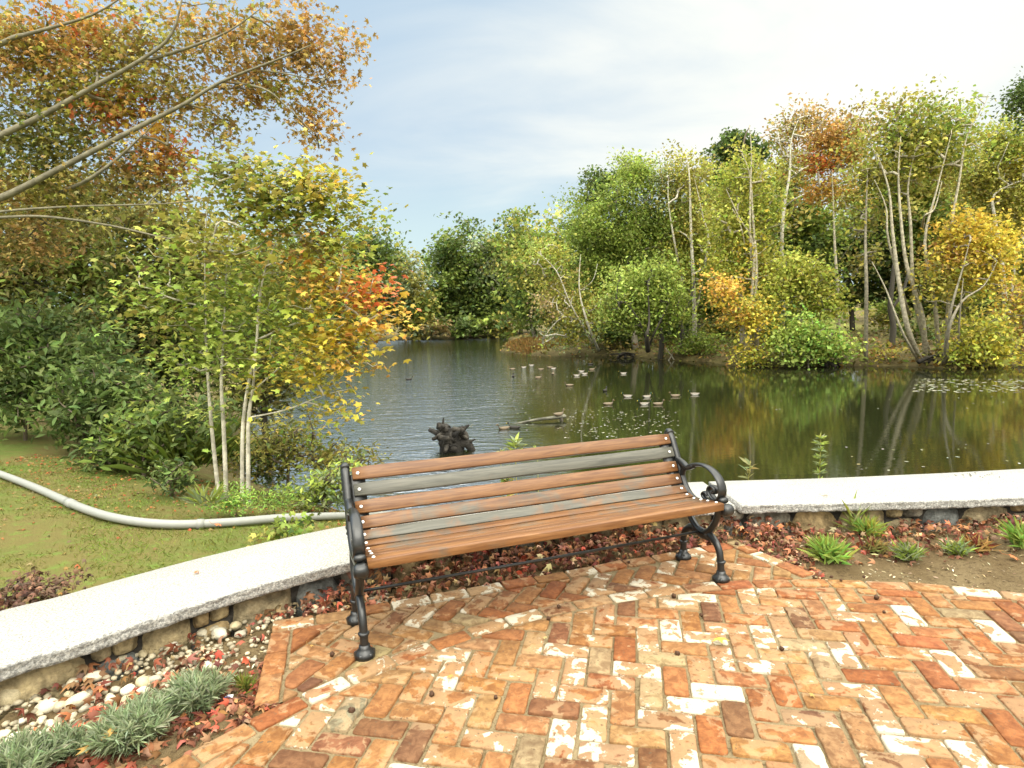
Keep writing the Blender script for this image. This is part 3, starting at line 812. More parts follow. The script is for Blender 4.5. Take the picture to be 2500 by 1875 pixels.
C_ = dict(dkgreen=(.095, .140, .036), green=(.180, .235, .046), midgreen=(.255, .320, .058), ltgreen=(.33, .40, .085), lime=(.37, .41, .07), brightgreen=(.24, .41, .08),
          olive=(.32, .29, .068), dkolive=(.175, .172, .050), yolive=(.37, .36, .066), yellow=(.54, .45, .065), gold=(.60, .45, .07), orange=(.58, .33, .075), red=(.56, .16, .06),
          sgreen=(.155, .210, .056), sdark=(.095, .140, .040), brown=(.36, .250, .082), rust=(.43, .255, .075), tan=(.42, .32, .14), greygreen=(.27, .32, .16), pale=(.42, .41, .18), maroon=(.18, .045, .03))
def color(c):
    if isinstance(c, str): return np.array(C_[c])
    return np.array(c)
def jitter(base, n, amt=.22, hue=.10):
    b = np.asarray(base, float).reshape(-1, 3)
    k = np.exp(rng.normal(0, amt, (n, 1))); h = 1 + rng.normal(0, hue, (n, 3))
    return np.clip(b * k * h, .004, .9)
def skeleton(mb, trunk_paths, nodes, r0, rtip, col, nseg=5, start=0.25):
    """branches: every crown node joins the nearest point already on the tree, thickness by what it carries"""
    P, par, r_fix = [], [], []
    for path, ra in trunk_paths:
        pts = crom(path, 4); m = len(pts); tube(mb, pts, list(np.linspace(ra, max(ra * .12, rtip * .8), m)), 7, col)
        for i, q in enumerate(pts):
            if i >= start * m: P.append(q); par.append(-1)
    P = [np.array(q) for q in P]; nt_ = len(P)
    if len(nodes) == 0: return
    A = np.array(P)
    d0 = np.min(np.linalg.norm(nodes[:, None, :] - A[None], axis=2), axis=1)
    order = np.argsort(d0)
    arr = np.zeros((nt_ + 2 * len(nodes), 3)); arr[:nt_] = A; n = nt_
    edges = []
    for i in order:
        q = nodes[i]; df = arr[:n] - q; dist = np.linalg.norm(df, axis=1) + np.maximum(df[:, 2], 0) * .8
        j = int(np.argmin(dist)); p = arr[j]
        mid = (p + q) / 2 + rng.normal(0, .06, 3) * np.linalg.norm(q - p); mid[2] += .06 * np.linalg.norm(q - p)
        arr[n] = mid; arr[n + 1] = q; edges.append((j, n)); edges.append((n, n + 1)); n += 2
    cnt = np.ones(n)
    for a, b_ in reversed(edges): cnt[a] += cnt[b_] * (a >= nt_)
    for a, b_ in edges:
        ra = min(rtip * cnt[b_] ** .5 * 1.15, r0 * .5); rb = ra * .8
        tube(mb, [arr[a], arr[b_]], [ra, rb], nseg if ra > .01 else 3, col, cap=False)
def ell_nodes(c, rad, n, shell=.5):
    q = rng.normal(0, 1, (n * 2, 3)); q /= np.linalg.norm(q, axis=1)[:, None]
    u = rng.random(len(q)) ** shell
    ph = rng.uniform(0, 6, 4)
    lob = 1 + .26 * np.sin(3 * np.arctan2(q[:, 2], q[:, 0]) + ph[0] + q[:, 1] * 2) + .16 * np.sin(7 * np.arctan2(q[:, 2], q[:, 0]) + ph[1] + q[:, 1] * 4) + rng.normal(0, .07, len(q))
    p = q * (u * lob)[:, None]
    # bite gaps out of the volume so the outline is uneven
    g = wob(p[:, 0] * 3 + c[0], p[:, 2] * 3 + c[2], 1.9, c[1]) + .5 * wob(p[:, 1] * 3, p[:, 0] * 3, 2.7, c[0])
    p = p[np.argsort(-g + rng.normal(0, .35, len(g)))][:n]
    return c + p * np.array(rad)
BARKC = dict(limb=(.20, .18, .12), grey=(.30, .265, .19), pale=(.48, .43, .31), dark=(.06, .052, .038), white=(.60, .56, .45), brown=(.15, .115, .075))
def tree(name, label, Y, base_px, ells, cat='tree', group=None, stems=None, tr=.10, bark='grey', leaf=.12, tpl=CARD, per=12, spread=.30, dens=1.0, rtip=.008,
         up=.18, depth=.85, rnd=.28, mat_=None, on_ground=True, stem_part='trunk', leaf_part='crown', sk=True, start=.25, zbase=None, fwd=0.0):
    """ells: (cx, cy, rx, ry, colour, density) in photograph pixels at distance Y (optional 7th value: distance offset)"""
    b = atY(base_px[0], base_px[1], Y)
    b[2] = zbase if zbase is not None else float(ground_z(b[0], b[1])[0])
    root = empty(name, tuple(b)); tag(root, label, cat, group)
    ppm = F_PX / Y
    Cs, cols, sz, nodes_all = [], [], [], []
    for e in ells:
        cx_, cy_, rx, ry, cn, dn = e[:6]; yo = e[6] if len(e) > 6 else 0.0
        c = atY(cx_, cy_, Y + yo); rx_, rz_ = rx / ppm, ry / ppm; ryy = max(.25, depth * .5 * (rx_ + rz_))
        n_nodes = max(5, int(dens * dn * (rx_ * rz_) / (leaf * leaf) * 12.0 / per))
        nd = ell_nodes(c, (rx_, ryy, rz_), n_nodes)
        if on_ground:
            nd = nd[nd[:, 2] > b[2] + .12]
        if len(nd) == 0: continue
        nodes_all.append(nd)
        cl = [color(x) for x in (cn if isinstance(cn, (list, tuple)) and isinstance(cn[0], (str, tuple)) else [cn])]
        pick = (wob(nd[:, 0], nd[:, 2], 1.5 / max(.3, rx_) + .6, c[1]) * .5 + .5 + rng.normal(0, .22, len(nd))) * len(cl)
        pick = np.clip(pick.astype(int), 0, len(cl) - 1)
        bc = np.array(cl)[pick] * np.exp(rng.normal(0, .20, (len(nd), 1)))
        k = per
        off = rng.normal(0, 1, (len(nd), k, 3)) * spread * np.array([1, 1, .62])
        Cs.append((nd[:, None] + off).reshape(-1, 3)); cols.append(jitter(np.repeat(bc, k, 0), len(nd) * k, rnd * .8, .07))
        sz.append(leaf * np.exp(rng.normal(0, .22, len(nd) * k)))
    Cs = np.concatenate(Cs) - b; cols = np.concatenate(cols); sz = np.concatenate(sz)
    if on_ground:
        gk = Cs[:, 2] > .03
        Cs, cols, sz = Cs[gk], cols[gk], sz[gk]
    nodes = np.concatenate(nodes_all) - b
    mb = MB()
    if stems is None:
        top = np.array([nodes[:, 0].mean(), nodes[:, 1].mean(), np.percentile(nodes[:, 2], 80)])
        stems = [([(0, 0, -.15), tuple(top * .35 + rng.normal(0, .08, 3) * top[2] * .3), tuple(top * .7), tuple(top)], tr)]
    else:
        S2 = []
        for path, ra in stems:
            w_ = []
            for i, q in enumerate(path):
                p = atY(q[0], q[1], Y + (q[2] if len(q) > 2 else 0.0) + (fwd if i else 0.0)) - b
                w_.append(p)
            if on_ground and w_[0][2] < .5 and math.hypot(w_[0][0], w_[0][1]) < .9: w_[0][2] = min(w_[0][2], -.12)
            S2.append(([tuple(p) for p in w_], ra))
        stems = S2
    mx = 170
    nd = nodes if len(nodes) <= mx else nodes[rng.choice(len(nodes), mx, replace=False)]
    skeleton(mb, stems, nd if sk else np.zeros((0, 3)), max(r for _, r in stems), rtip, BARKC[bark], start=start)
    mb.build(stem_part, BARK, root, smooth=True)
    leaves(leaf_part, Cs, sz, cols, tpl, mat_ or LEAF, root, up=up)
    return root
def c6(x, y): return (1200 + .5877 * x, 180 + .5877 * y)
def E6(l): return [(*c6(e[0], e[1]), e[2] * .66, e[3] * .63, *e[4:]) for e in l]
def S6(l): return [([(*c6(q[0], q[1]), (q[2] if len(q) > 2 else 0) - (1.1 if i else 0)) for i, q in enumerate(path)], ra * 1.15) for path, ra in l]
def DD(l): return [tuple(v / .8848 for v in e[:4]) + tuple(e[4:]) for e in l]
def SD(l): return [([(q[0] / .8848, q[1] / .8848, *q[2:]) for q in path], ra) for path, ra in l]
def d_(x, y): return (x / .8848, y / .8848)
G_FAR, G_R, G_L = 'trees along the far end of the pond', 'trees on the right bank of the pond', 'trees and bushes on the left bank'
# ------------------------------------------------------------------ far end of the pond
FARL = dict(leaf=.22, dens=1.4, per=12, spread=.62, bark='grey', rtip=.03, up=.2)
tree('round_tree', 'dark green round tree nearest the middle gap at the far end of the pond', 76, d_(985, 722), DD([(985, 580, 78, 88, ['dkgreen', 'green'], 1.1), (960, 660, 60, 60, ['green', 'dkgreen'], 1), (1020, 660, 50, 55, 'dkgreen', 1)]), group=G_FAR, tr=.28, **FARL)
tree('round_tree', 'grey green round tree second from the middle gap at the far end', 75, d_(1062, 722), DD([(1062, 572, 58, 72, ['green', 'greygreen'], 1.1), (1060, 650, 62, 62, ['green', 'dkgreen'], 1)]), group=G_FAR, tr=.25, **FARL)
tree('round_tree', 'dull green tree with rounded top beside the bare wispy tree at the far end', 72, d_(1125, 722), DD([(1118, 540, 52, 70, ['dkgreen', 'green', 'olive'], 1.1), (1132, 632, 55, 80, ['green', 'dkgreen'], 1.1)]), group=G_FAR, tr=.25, **FARL)
tree('wispy_tree', 'nearly bare tree of thin upright twigs above the far end tree line', 66, d_(1190, 722), DD([(1195, 470, 34, 36, 'pale', .10), (1190, 560, 40, 60, ['olive', 'green'], .8)]), group=G_FAR, tr=.16, **{**FARL, 'bark': 'pale', 'rtip': .022})
tree('round_tree', 'pale olive tree sloping down to the gap left of the far dark trees', 70, d_(880, 722), DD([(872, 610, 46, 60, ['greygreen', 'olive'], 1), (900, 660, 40, 60, ['green', 'olive'], 1), (850, 650, 50, 70, ['olive', 'greygreen'], 1)]), group=G_FAR, tr=.2, **{**FARL, 'bark': 'pale'})
tree('tall_tree', 'tall dark green tree half hidden behind the orange maple at the far end', 66, d_(800, 722), DD([(800, 560, 60, 75, ['dkgreen', 'green'], 1.1), (770, 640, 80, 80, ['dkgreen', 'greygreen'], 1), (690, 600, 90, 90, ['dkgreen', 'green'], 1)]), group=G_FAR, tr=.28, **FARL)
for i, (x, y, rx, ry, cn, lb) in enumerate([(930, 706, 46, 20, ['tan', 'greygreen'], 'pale grassy bush on the far shore below the dark round tree'), (1010, 704, 46, 24, ['green', 'dkgreen'], 'low dark bush on the far shore below the second round tree'),
                                           (1085, 703, 40, 24, ['green', 'olive'], 'olive bush on the far shore just left of the rust coloured grass'), (895, 695, 40, 30, ['olive', 'yolive'], 'yellowish bush on the far shore beside the orange maple tips')]):
    tree('shore_bush', lb, 70, d_(x, 724), DD([(x, y, rx, ry, cn, 1.2)]), cat='bush', group='bushes along the far shore', tr=.05, **{**FARL, 'leaf': .26, 'spread': .4})
# ------------------------------------------------------------------ right bank
RB = dict(group=G_R, leaf=.085, per=14, spread=.36, rtip=.012)
tree('tall_tree', 'tall full green tree rising behind the pale green round tree', 38, c6(600, 1125), E6([(520, 620, 160, 170, ['midgreen', 'green'], 1), (600, 430, 95, 90, ['midgreen', 'ltgreen'], .9), (430, 720, 110, 110, ['green', 'midgreen'], 1), (650, 640, 100, 140, ['midgreen', 'green'], 1), (480, 850, 140, 130, ['green', 'midgreen'], 1)]), tr=.22, bark='grey', **RB)
tree('tall_tree', 'dark green tree top peeping out behind the tall full green tree', 48, c6(450, 1110), E6([(425, 500, 60, 85, ['dkgreen', 'green'], .9), (480, 430, 45, 50, ['green', 'dkgreen'], .8), (380, 640, 60, 80, ['green', 'dkgreen'], 1), (590, 400, 50, 60, ['green', 'dkgreen'], .6)]), tr=.2, **{**RB, 'leaf': .15})
tree('round_tree', 'pale fresh green round tree leaning over the bank with a dark forked trunk', 32, c6(655, 1135), E6([(650, 870, 120, 105, ['ltgreen', 'midgreen'], 1), (560, 970, 110, 80, ['ltgreen', 'midgreen'], 1), (730, 950, 95, 90, ['midgreen', 'ltgreen'], 1), (620, 1035, 150, 42, ['midgreen', 'green'], .8)]), stems=S6([([(650, 1150), (645, 1090), (655, 1030), (650, 880)], .12), ([(650, 1140), (685, 1060), (740, 950)], .07), ([(648, 1120), (610, 1020), (560, 950)], .06)]), bark='dark', **RB)
tree('leaning_tree', 'thin pale tree with bare whitish boughs hanging over the rusty grass', 36, c6(425, 1150), E6([(235, 760, 110, 90, ['yolive', 'ltgreen'], .38), (270, 930, 110, 110, ['yolive', 'olive', 'tan'], .42), (400, 990, 100, 100, ['yolive', 'olive'], .40), (330, 1080, 110, 60, ['greygreen', 'yolive'], .5)]),
     stems=S6([([(445, 1150), (400, 1040), (365, 900), (370, 750)], .08), ([(420, 1120), (330, 960), (270, 820), (190, 740)], .05), ([(400, 1040), (300, 1010), (220, 1090)], .035), ([(370, 900), (420, 860), (440, 790)], .03)]), **{**RB, 'bark': 'white', 'rtip': .014})
tree('birch_tree', 'olive yellow birch with wispy half bare top and two slanting pale stems', 37, c6(845, 1105), E6([(800, 440, 105, 105, ['yolive', 'olive'], .62), (800, 620, 110, 120, ['yolive', 'olive', 'midgreen'], .85), (725, 470, 55, 110, ['olive', 'greygreen'], .35), (870, 740, 85, 100, ['yolive', 'lime'], .8), (800, 850, 110, 110, ['midgreen', 'yolive'], .9)]),
     stems=S6([([(845, 1105), (840, 900), (828, 640), (822, 430), (810, 340)], .12), ([(850, 980), (900, 700), (880, 600), (845, 440)], .08), ([(790, 860), (760, 700), (735, 540), (735, 430)], .07)]), **{**RB, 'bark': 'white'})
tree('pine_tree', 'dark pine top standing above the yellowing birches', 48, c6(1020, 1060), E6([(1000, 275, 45, 34, 'dkgreen', 1.3), (960, 315, 50, 30, 'dkgreen', 1.2), (1060, 300, 50, 40, 'dkgreen', 1.2), (1100, 340, 45, 36, 'dkgreen', 1.2), (1010, 370, 110, 60, 'dkgreen', 1.2), (1010, 480, 130, 90, ['dkgreen', 'green'], 1)]),
     stems=S6([([(1020, 1060), (1020, 600), (1045, 300), (1075, 215)], .16)]), **{**RB, 'leaf': .16, 'bark': 'brown'})
tree('birch_tree', 'tall yellow green birch with dense pale twiggy stems reaching down to the waterline', 30.5, c6(1100, 1190), E6([(1040, 430, 105, 110, ['yolive', 'lime'], .62), (1010, 610, 115, 125, ['yolive', 'lime'], .7), (1090, 780, 110, 120, ['yolive', 'lime', 'gold'], .62), (1000, 800, 90, 120, ['lime', 'yolive', 'gold'], .7), (1130, 560, 80, 110, ['yolive', 'midgreen'], .55)]),
     stems=S6([([(1105, 1200), (1097, 1000), (1100, 800), (1085, 600), (1075, 430), (1040, 330)], .10), ([(1080, 1190), (1078, 1000), (1088, 720), (1030, 600), (975, 480)], .08), ([(1095, 1000), (1075, 700), (1075, 500), (1080, 330), (1070, 210)], .06), ([(1085, 900), (1040, 650), (1000, 560)], .04)]), **{**RB, 'bark': 'pale', 'rtip': .016})
tree('small_maple', 'small orange and yellow maple drooping to the water at the foot of the birch', 28, c6(1060, 1195), E6([(960, 890, 50, 60, ['gold', 'orange'], .8), (1010, 980, 70, 60, ['gold', 'yolive', 'orange'], .8), (1100, 1010, 70, 80, ['yellow', 'gold', 'yolive'], .8), (1085, 1170, 48, 48, ['yellow', 'lime'], 1.2)]), tr=.05, **RB)
tree('birch_tree', 'tall slender birch with white trunk and sparse reddish brown top', 33, c6(1212, 1100), E6([(1270, 220, 75, 75, ['rust', 'brown', 'olive'], .38), (1340, 170, 60, 60, ['brown', 'rust'], .24), (1205, 260, 45, 80, ['olive', 'brown'], .36), (1240, 380, 70, 60, ['olive', 'yolive'], .28)]),
     stems=S6([([(1212, 1100), (1205, 740), (1215, 560), (1238, 420), (1245, 280), (1275, 190)], .10), ([(1216, 560), (1180, 510), (1165, 490)], .045), ([(1218, 555), (1260, 520), (1300, 500)], .04), ([(1236, 440), (1290, 400)], .035), ([(1240, 380), (1205, 320), (1190, 240)], .035)]), **{**RB, 'bark': 'white', 'rtip': .015, 'start': .55})
tree('tall_tree', 'dull olive green tree filling in behind the slender white trunked birch', 40, c6(1290, 1090), E6([(1210, 560, 110, 140, ['olive', 'green'], 1), (1330, 640, 120, 120, ['green', 'midgreen'], 1), (1260, 420, 90, 90, ['olive', 'yolive'], .8), (1300, 760, 130, 100, ['green', 'dkgreen'], 1)]), tr=.2, **{**RB, 'leaf': .15})
tree('maple_tree', 'tall orange maple with a straight pale trunk among the green trees', 34, c6(1440, 1095), E6([(1400, 275, 90, 85, ['orange', 'rust'], .75), (1350, 375, 75, 42, ['orange', 'red'], .85), (1470, 340, 90, 80, ['rust', 'olive', 'orange'], .7), (1400, 490, 100, 46, ['orange', 'rust', 'gold'], .8), (1500, 240, 80, 65, ['olive', 'rust'], .6), (1500, 520, 60, 50, ['olive', 'orange'], .6)]),
     stems=S6([([(1442, 1100), (1438, 900), (1427, 740), (1420, 560), (1415, 400)], .10)]), **{**RB, 'bark': 'pale', 'start': .5})
tree('big_tree', 'broad many stemmed grey tree fanning up from the waterline', 27, c6(1815, 1205), E6([(1700, 250, 150, 125, ['yolive', 'olive', 'midgreen'], .55), (1850, 230, 125, 120, ['midgreen', 'yolive'], .62), (1630, 400, 110, 95, ['olive', 'yolive'], .5), (1800, 380, 150, 100, ['midgreen', 'yolive', 'olive'], .55), (1950, 320, 75, 90, ['yolive', 'midgreen'], .5), (1570, 150, 100, 45, ['brown', 'olive'], .18), (1690, 130, 90, 40, ['brown', 'olive'], .22)]),
     stems=S6([([(1790, 1210), (1730, 1060), (1690, 850), (1665, 650), (1650, 480), (1600, 330)], .11), ([(1800, 1205, .3), (1790, 1010, .3), (1725, 800), (1700, 600), (1690, 420), (1700, 260)], .10), ([(1785, 1210), (1710, 1080), (1640, 900), (1580, 780)], .06), ([(1860, 1195, .2), (1840, 950, .2), (1800, 700), (1850, 480), (1910, 250)], .09), ([(1830, 1200, .5), (1760, 950, .5), (1740, 620, .4), (1730, 470, .3), (1760, 320, .3)], .09),
               ([(1885, 1190), (1900, 900), (1910, 640), (1945, 430), (1975, 260), (2065, 95)], .08), ([(1735, 1000), (1650, 700), (1640, 560), (1590, 440)], .05), ([(1790, 640), (1800, 590), (1840, 560), (1870, 450)], .05)]), **{**RB, 'bark': 'pale', 'rtip': .014, 'start': .45})
tree('slim_tree', 'straight slim grey trunk with sparse olive leaves left of the many stemmed tree', 27.5, c6(1555, 1160), E6([(1540, 600, 70, 130, ['olive', 'yolive', 'midgreen'], .42), (1560, 780, 60, 90, ['olive', 'dkolive'], .25), (1565, 430, 60, 70, ['yolive', 'olive'], .4)]), stems=S6([([(1555, 1160), (1557, 900), (1553, 700), (1558, 520), (1562, 400)], .085)]), **{**RB, 'bark': 'grey', 'start': .3})
tree('young_tree', 'yellow green young tree beside the water with dense round crown', 28.5, c6(1310, 1180), E6([(1260, 820, 100, 80, ['lime', 'yolive'], .95), (1330, 910, 115, 90, ['lime', 'yolive', 'midgreen'], .95), (1190, 910, 60, 80, ['yolive', 'lime'], .8), (1380, 970, 80, 50, ['lime', 'yolive'], .8)]), tr=.07, **RB)
tree('shore_bush', 'bright green bush overhanging the water right of the drooping yellow maple', 27, c6(1320, 1200), E6([(1290, 1080, 100, 75, ['brightgreen', 'ltgreen', 'midgreen'], 1), (1370, 1130, 100, 65, ['ltgreen', 'brightgreen'], 1.1), (1220, 1130, 60, 65, ['midgreen', 'ltgreen'], 1), (1420, 1150, 60, 40, ['midgreen'], 1)]), cat='bush', tr=.04, **RB)
tree('maple_tree', 'golden yellow maple with forked grey trunk at the right edge of the water', 25.5, c6(1890, 1185), E6([(1980, 690, 115, 90, ['gold', 'yellow'], .8), (2080, 720, 110, 100, ['yellow', 'gold'], .8), (1900, 760, 80, 100, ['yolive', 'gold', 'rust'], .5), (2050, 830, 120, 65, ['gold', 'yellow'], .8), (1850, 860, 80, 90, ['yolive', 'olive', 'gold'], .45), (1960, 620, 70, 40, ['gold'], .7)]),
     stems=S6([([(1880, 1190), (1900, 1060), (1955, 945), (2045, 880), (2100, 780)], .07), ([(1890, 1190), (1905, 1000), (1960, 800), (1985, 700)], .06), ([(1935, 1180), (1945, 1000), (1960, 850)], .05)]), **{**RB, 'bark': 'grey', 'start': .4})
tree('shore_bush', 'golden yellow bush hanging over the water below the yellow maple', 25, c6(2040, 1205), E6([(2030, 1080, 105, 75, ['yellow', 'yolive', 'lime'], .95), (2090, 1165, 115, 55, ['yellow', 'lime', 'yolive'], 1), (1960, 1165, 55, 55, ['yolive', 'lime'], .9)]), cat='bush', tr=.04, **RB)
tree('big_tree', 'yellow olive tree crowding the right edge of the picture', 33, c6(2150, 1150), E6([(2120, 300, 120, 110, ['yolive', 'midgreen', 'lime'], .85), (2080, 470, 130, 110, ['yolive', 'olive'], .8), (2190, 430, 90, 150, ['yolive', 'yellow'], .8), (2000, 430, 70, 80, ['olive', 'yolive'], .7), (2170, 620, 110, 110, ['yolive', 'olive'], .8)]),
     stems=S6([([(2150, 1160), (2120, 800), (2090, 600), (2090, 500), (2210, 440)], .12), ([(2140, 1100), (2180, 750), (2212, 700)], .07)]), **{**RB, 'bark': 'white'})
tree('spruce_tree', 'dark spruce whose tip enters the picture at the upper right edge', 29, c6(2330, 1150), E6([(2250, 60, 60, 24, 'dkgreen', 1.2), (2215, 95, 55, 20, 'dkgreen', 1.2), (2240, 140, 75, 22, 'dkgreen', 1.2), (2290, 200, 70, 30, 'dkgreen', 1.2), (2300, 40, 60, 60, 'dkgreen', 1)]), stems=S6([([(2330, 1150), (2330, 600), (2320, 100)], .2)]), **{**RB, 'bark': 'brown'})
tree('shore_tree', 'brownish olive undergrowth tree below the yellow crown at the right edge', 26.5, c6(2190, 1190), E6([(2190, 960, 60, 120, ['rust', 'yolive', 'gold'], .6), (2230, 1100, 60, 80, ['rust', 'olive'], .7)]), tr=.06, **RB)
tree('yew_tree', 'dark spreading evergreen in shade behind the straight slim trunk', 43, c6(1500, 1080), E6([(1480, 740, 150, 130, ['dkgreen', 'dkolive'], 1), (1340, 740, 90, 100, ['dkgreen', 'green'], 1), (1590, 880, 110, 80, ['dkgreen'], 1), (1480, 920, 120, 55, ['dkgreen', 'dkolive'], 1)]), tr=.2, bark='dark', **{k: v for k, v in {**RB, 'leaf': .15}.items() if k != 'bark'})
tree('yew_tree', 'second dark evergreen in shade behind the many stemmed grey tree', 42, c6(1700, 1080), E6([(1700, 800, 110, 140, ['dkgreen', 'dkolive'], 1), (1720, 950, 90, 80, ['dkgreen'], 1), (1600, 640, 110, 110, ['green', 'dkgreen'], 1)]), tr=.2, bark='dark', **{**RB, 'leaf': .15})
tree('tall_tree', 'green backing tree behind the fan of grey stems', 41, c6(1830, 1080), E6([(1800, 620, 150, 170, ['green', 'olive'], 1), (1880, 800, 130, 150, ['green', 'dkolive'], 1), (1760, 430, 160, 130, ['midgreen', 'olive'], .9), (1900, 960, 120, 80, ['dkgreen', 'olive'], 1)]), tr=.2, **{**RB, 'leaf': .15})
tree('tall_tree', 'olive backing tree behind the golden yellow maple', 39, c6(2060, 1100), E6([(2060, 700, 150, 170, ['olive', 'green'], .9), (2150, 900, 130, 140, ['green', 'olive'], .9), (2020, 950, 110, 110, ['dkgreen', 'olive'], .9)]), tr=.2, **{**RB, 'leaf': .15})
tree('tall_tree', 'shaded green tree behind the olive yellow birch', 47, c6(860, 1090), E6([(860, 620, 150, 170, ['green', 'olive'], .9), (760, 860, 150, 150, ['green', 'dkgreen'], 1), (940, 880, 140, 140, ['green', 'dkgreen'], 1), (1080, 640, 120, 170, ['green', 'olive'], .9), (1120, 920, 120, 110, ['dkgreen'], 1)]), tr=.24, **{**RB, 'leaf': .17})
tree('shore_bush', 'low green bush on the bank left of the drooping yellow maple', 33, c6(860, 1180), E6([(860, 1130, 82, 46, ['midgreen', 'green'], 1.1), (800, 1160, 40, 28, ['midgreen', 'ltgreen'], 1)]), cat='bush', tr=.03, **RB)
tree('shore_bush', 'small dull bush at the waterline left of the many stemmed tree', 27.3, c6(1640, 1190), E6([(1640, 1170, 50, 30, ['olive', 'rust', 'yolive'], .7)]), cat='bush', tr=.02, **RB)
for i, (x, h, lb) in enumerate([(700, 90, 'short dark trunk standing in shade just right of the forked trunk'), (785, 110, 'dark leaning trunk in shade above the low green bush'), (1660, 130, 'thick dark trunk in shade beside the distant meadow'), (1035, 110, 'grey stump like trunk leaning at the waterline by the birch')]):
    Yt = 34 if x < 1000 else 31
    b = atY(*c6(x, 1090 if x != 1035 else 1190), Yt); b[2] = float(ground_z(b[0], b[1])[0])
    r_ = empty('bare_trunk', tuple(b)); tag(r_, lb, 'tree', G_R); mb = MB()
    tube(mb, crom([(0, 0, -.2), (.1, 0, 1.0), (-.05, .1, 2.2), (.15, .2, 4.2)], 4), list(np.linspace(.16, .10, 13)), 8, BARKC['dark' if x != 1035 else 'grey'])
    tube(mb, crom([(-.03, .08, 1.9), (.5, 0, 2.8), (.8, .1, 4.0)], 4), list(np.linspace(.09, .05, 9)), 6, BARKC['dark' if x != 1035 else 'grey'])
    mb.build('trunk', BARK, r_, smooth=True)
for i, (x, y, rx, ry, yy) in enumerate([(180, 800, 150, 190, 52), (330, 830, 140, 190, 50), (520, 860, 150, 170, 50), (700, 800, 150, 180, 54), (900, 780, 150, 200, 55), (1100, 760, 160, 200, 56), (1250, 860, 140, 160, 53),
                                     (1900, 650, 170, 230, 50), (2080, 620, 170, 230, 50), (2230, 700, 150, 260, 48), (1650, 560, 170, 170, 55)]):
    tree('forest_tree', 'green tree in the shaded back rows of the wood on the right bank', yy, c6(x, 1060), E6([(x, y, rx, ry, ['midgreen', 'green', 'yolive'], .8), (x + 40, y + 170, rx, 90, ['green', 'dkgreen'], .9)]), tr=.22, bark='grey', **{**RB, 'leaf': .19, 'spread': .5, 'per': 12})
for i, (x, y, rx, ry, cn) in enumerate([(560, 1075, 90, 34, 'green'), (480, 1090, 80, 40, 'olive'), (960, 1060, 90, 44, 'olive'), (760, 1060, 80, 40, 'green'), (1130, 1060, 70, 50, 'dkgreen'), (2120, 1080, 110, 60, 'olive'), (1760, 1070, 90, 40, 'dkolive'), (1250, 1040, 90, 60, 'green')]):
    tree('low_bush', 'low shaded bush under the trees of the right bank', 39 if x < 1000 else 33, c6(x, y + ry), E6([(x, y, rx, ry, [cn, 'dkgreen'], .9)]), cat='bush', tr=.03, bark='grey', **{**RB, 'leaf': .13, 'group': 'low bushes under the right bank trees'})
for i, (x, y, rx, ry, yy, cn) in enumerate([(960, 860, 110, 140, 40, ['midgreen', 'yolive']), (480, 1000, 130, 80, 41, ['midgreen', 'green']), (760, 960, 120, 110, 42, ['midgreen', 'ltgreen']), (1180, 1000, 90, 70, 38, ['midgreen', 'green']), (1960, 880, 110, 130, 36, ['yolive', 'midgreen']), (1650, 1000, 80, 60, 38, ['olive', 'green'])]):
    tree('understory_tree', 'lower leafy tree filling a gap between the front trunks of the right bank', yy, c6(x, 1080), E6([(x, y, rx, ry, cn, .8)]), tr=.10, bark='grey', **{**RB, 'leaf': .12})
# rust coloured grass on the spit of the right bank
pts = []
pa = [at(*c6(x, y), -1.12) for x, y in ((60, 1150), (130, 1130), (230, 1120), (330, 1140), (250, 1160), (150, 1165))]
for _ in range(2600):
    a, b, c = random.sample(pa, 3); k = rng.dirichlet((1, 1, 1)); pts.append(a * k[0] + b * k[1] + c * k[2])
pts = np.array(pts); pts[:, 2] = ground_z(pts[:, 0], pts[:, 1]); ok = pts[:, 2] > -1.35; pts = pts[ok]; pts[:, 2] = np.maximum(pts[:, 2], -1.22)
nrmv = np.stack([rng.normal(0, .5, len(pts)), rng.normal(-.5, .5, len(pts)), rng.normal(.2, .2, len(pts))], 1)
def blades(name, P, ln, col, mat_, parent=None, lean=.35, wd=1.0, loc=None):
    P = np.asarray(P, float); n = len(P)
    dirv = np.stack([rng.normal(0, lean, n), rng.normal(0, lean, n), np.ones(n)], 1); dirv /= np.linalg.norm(dirv, axis=1)[:, None]
    return blades_dir(name, P, dirv, ln, col, mat_, parent, wd, loc)
def blades_dir(name, P, dirv, ln, col, mat_, parent=None, wd=1.0, loc=None):
    n = len(P); ln = np.broadcast_to(np.asarray(ln, float), (n,)); T, F = BLADE
    rv = rng.normal(0, 1, (n, 3)); U = np.cross(rv, dirv); U /= np.linalg.norm(U, axis=1)[:, None] + 1e-9
    Wn = np.cross(U, dirv); Wn *= np.sign(-Wn[:, 2:3] + 1e-9)
    V = P[:, None, :] + ln[:, None, None] * (T[None, :, 0:1] * wd * U[:, None] + T[None, :, 1:2] * dirv[:, None] + T[None, :, 2:3] * Wn[:, None])
    fl = np.array([i for f in F for i in f]); ff = (fl[None] + (np.arange(n) * 5)[:, None]).ravel()
    return mesh_np(name, V.reshape(-1, 3), ff, np.tile([4, 3], n), mat_, parent, np.repeat(np.asarray(col, float), 5, 0), loc=loc)
o = blades('rust_grass', pts, rng.uniform(.25, .65, len(pts)), jitter(color('rust') * .62, len(pts), .3, .08), LEAF, wd=.8)
tag(o, 'rust coloured tall grass on the spit', kind='stuff')

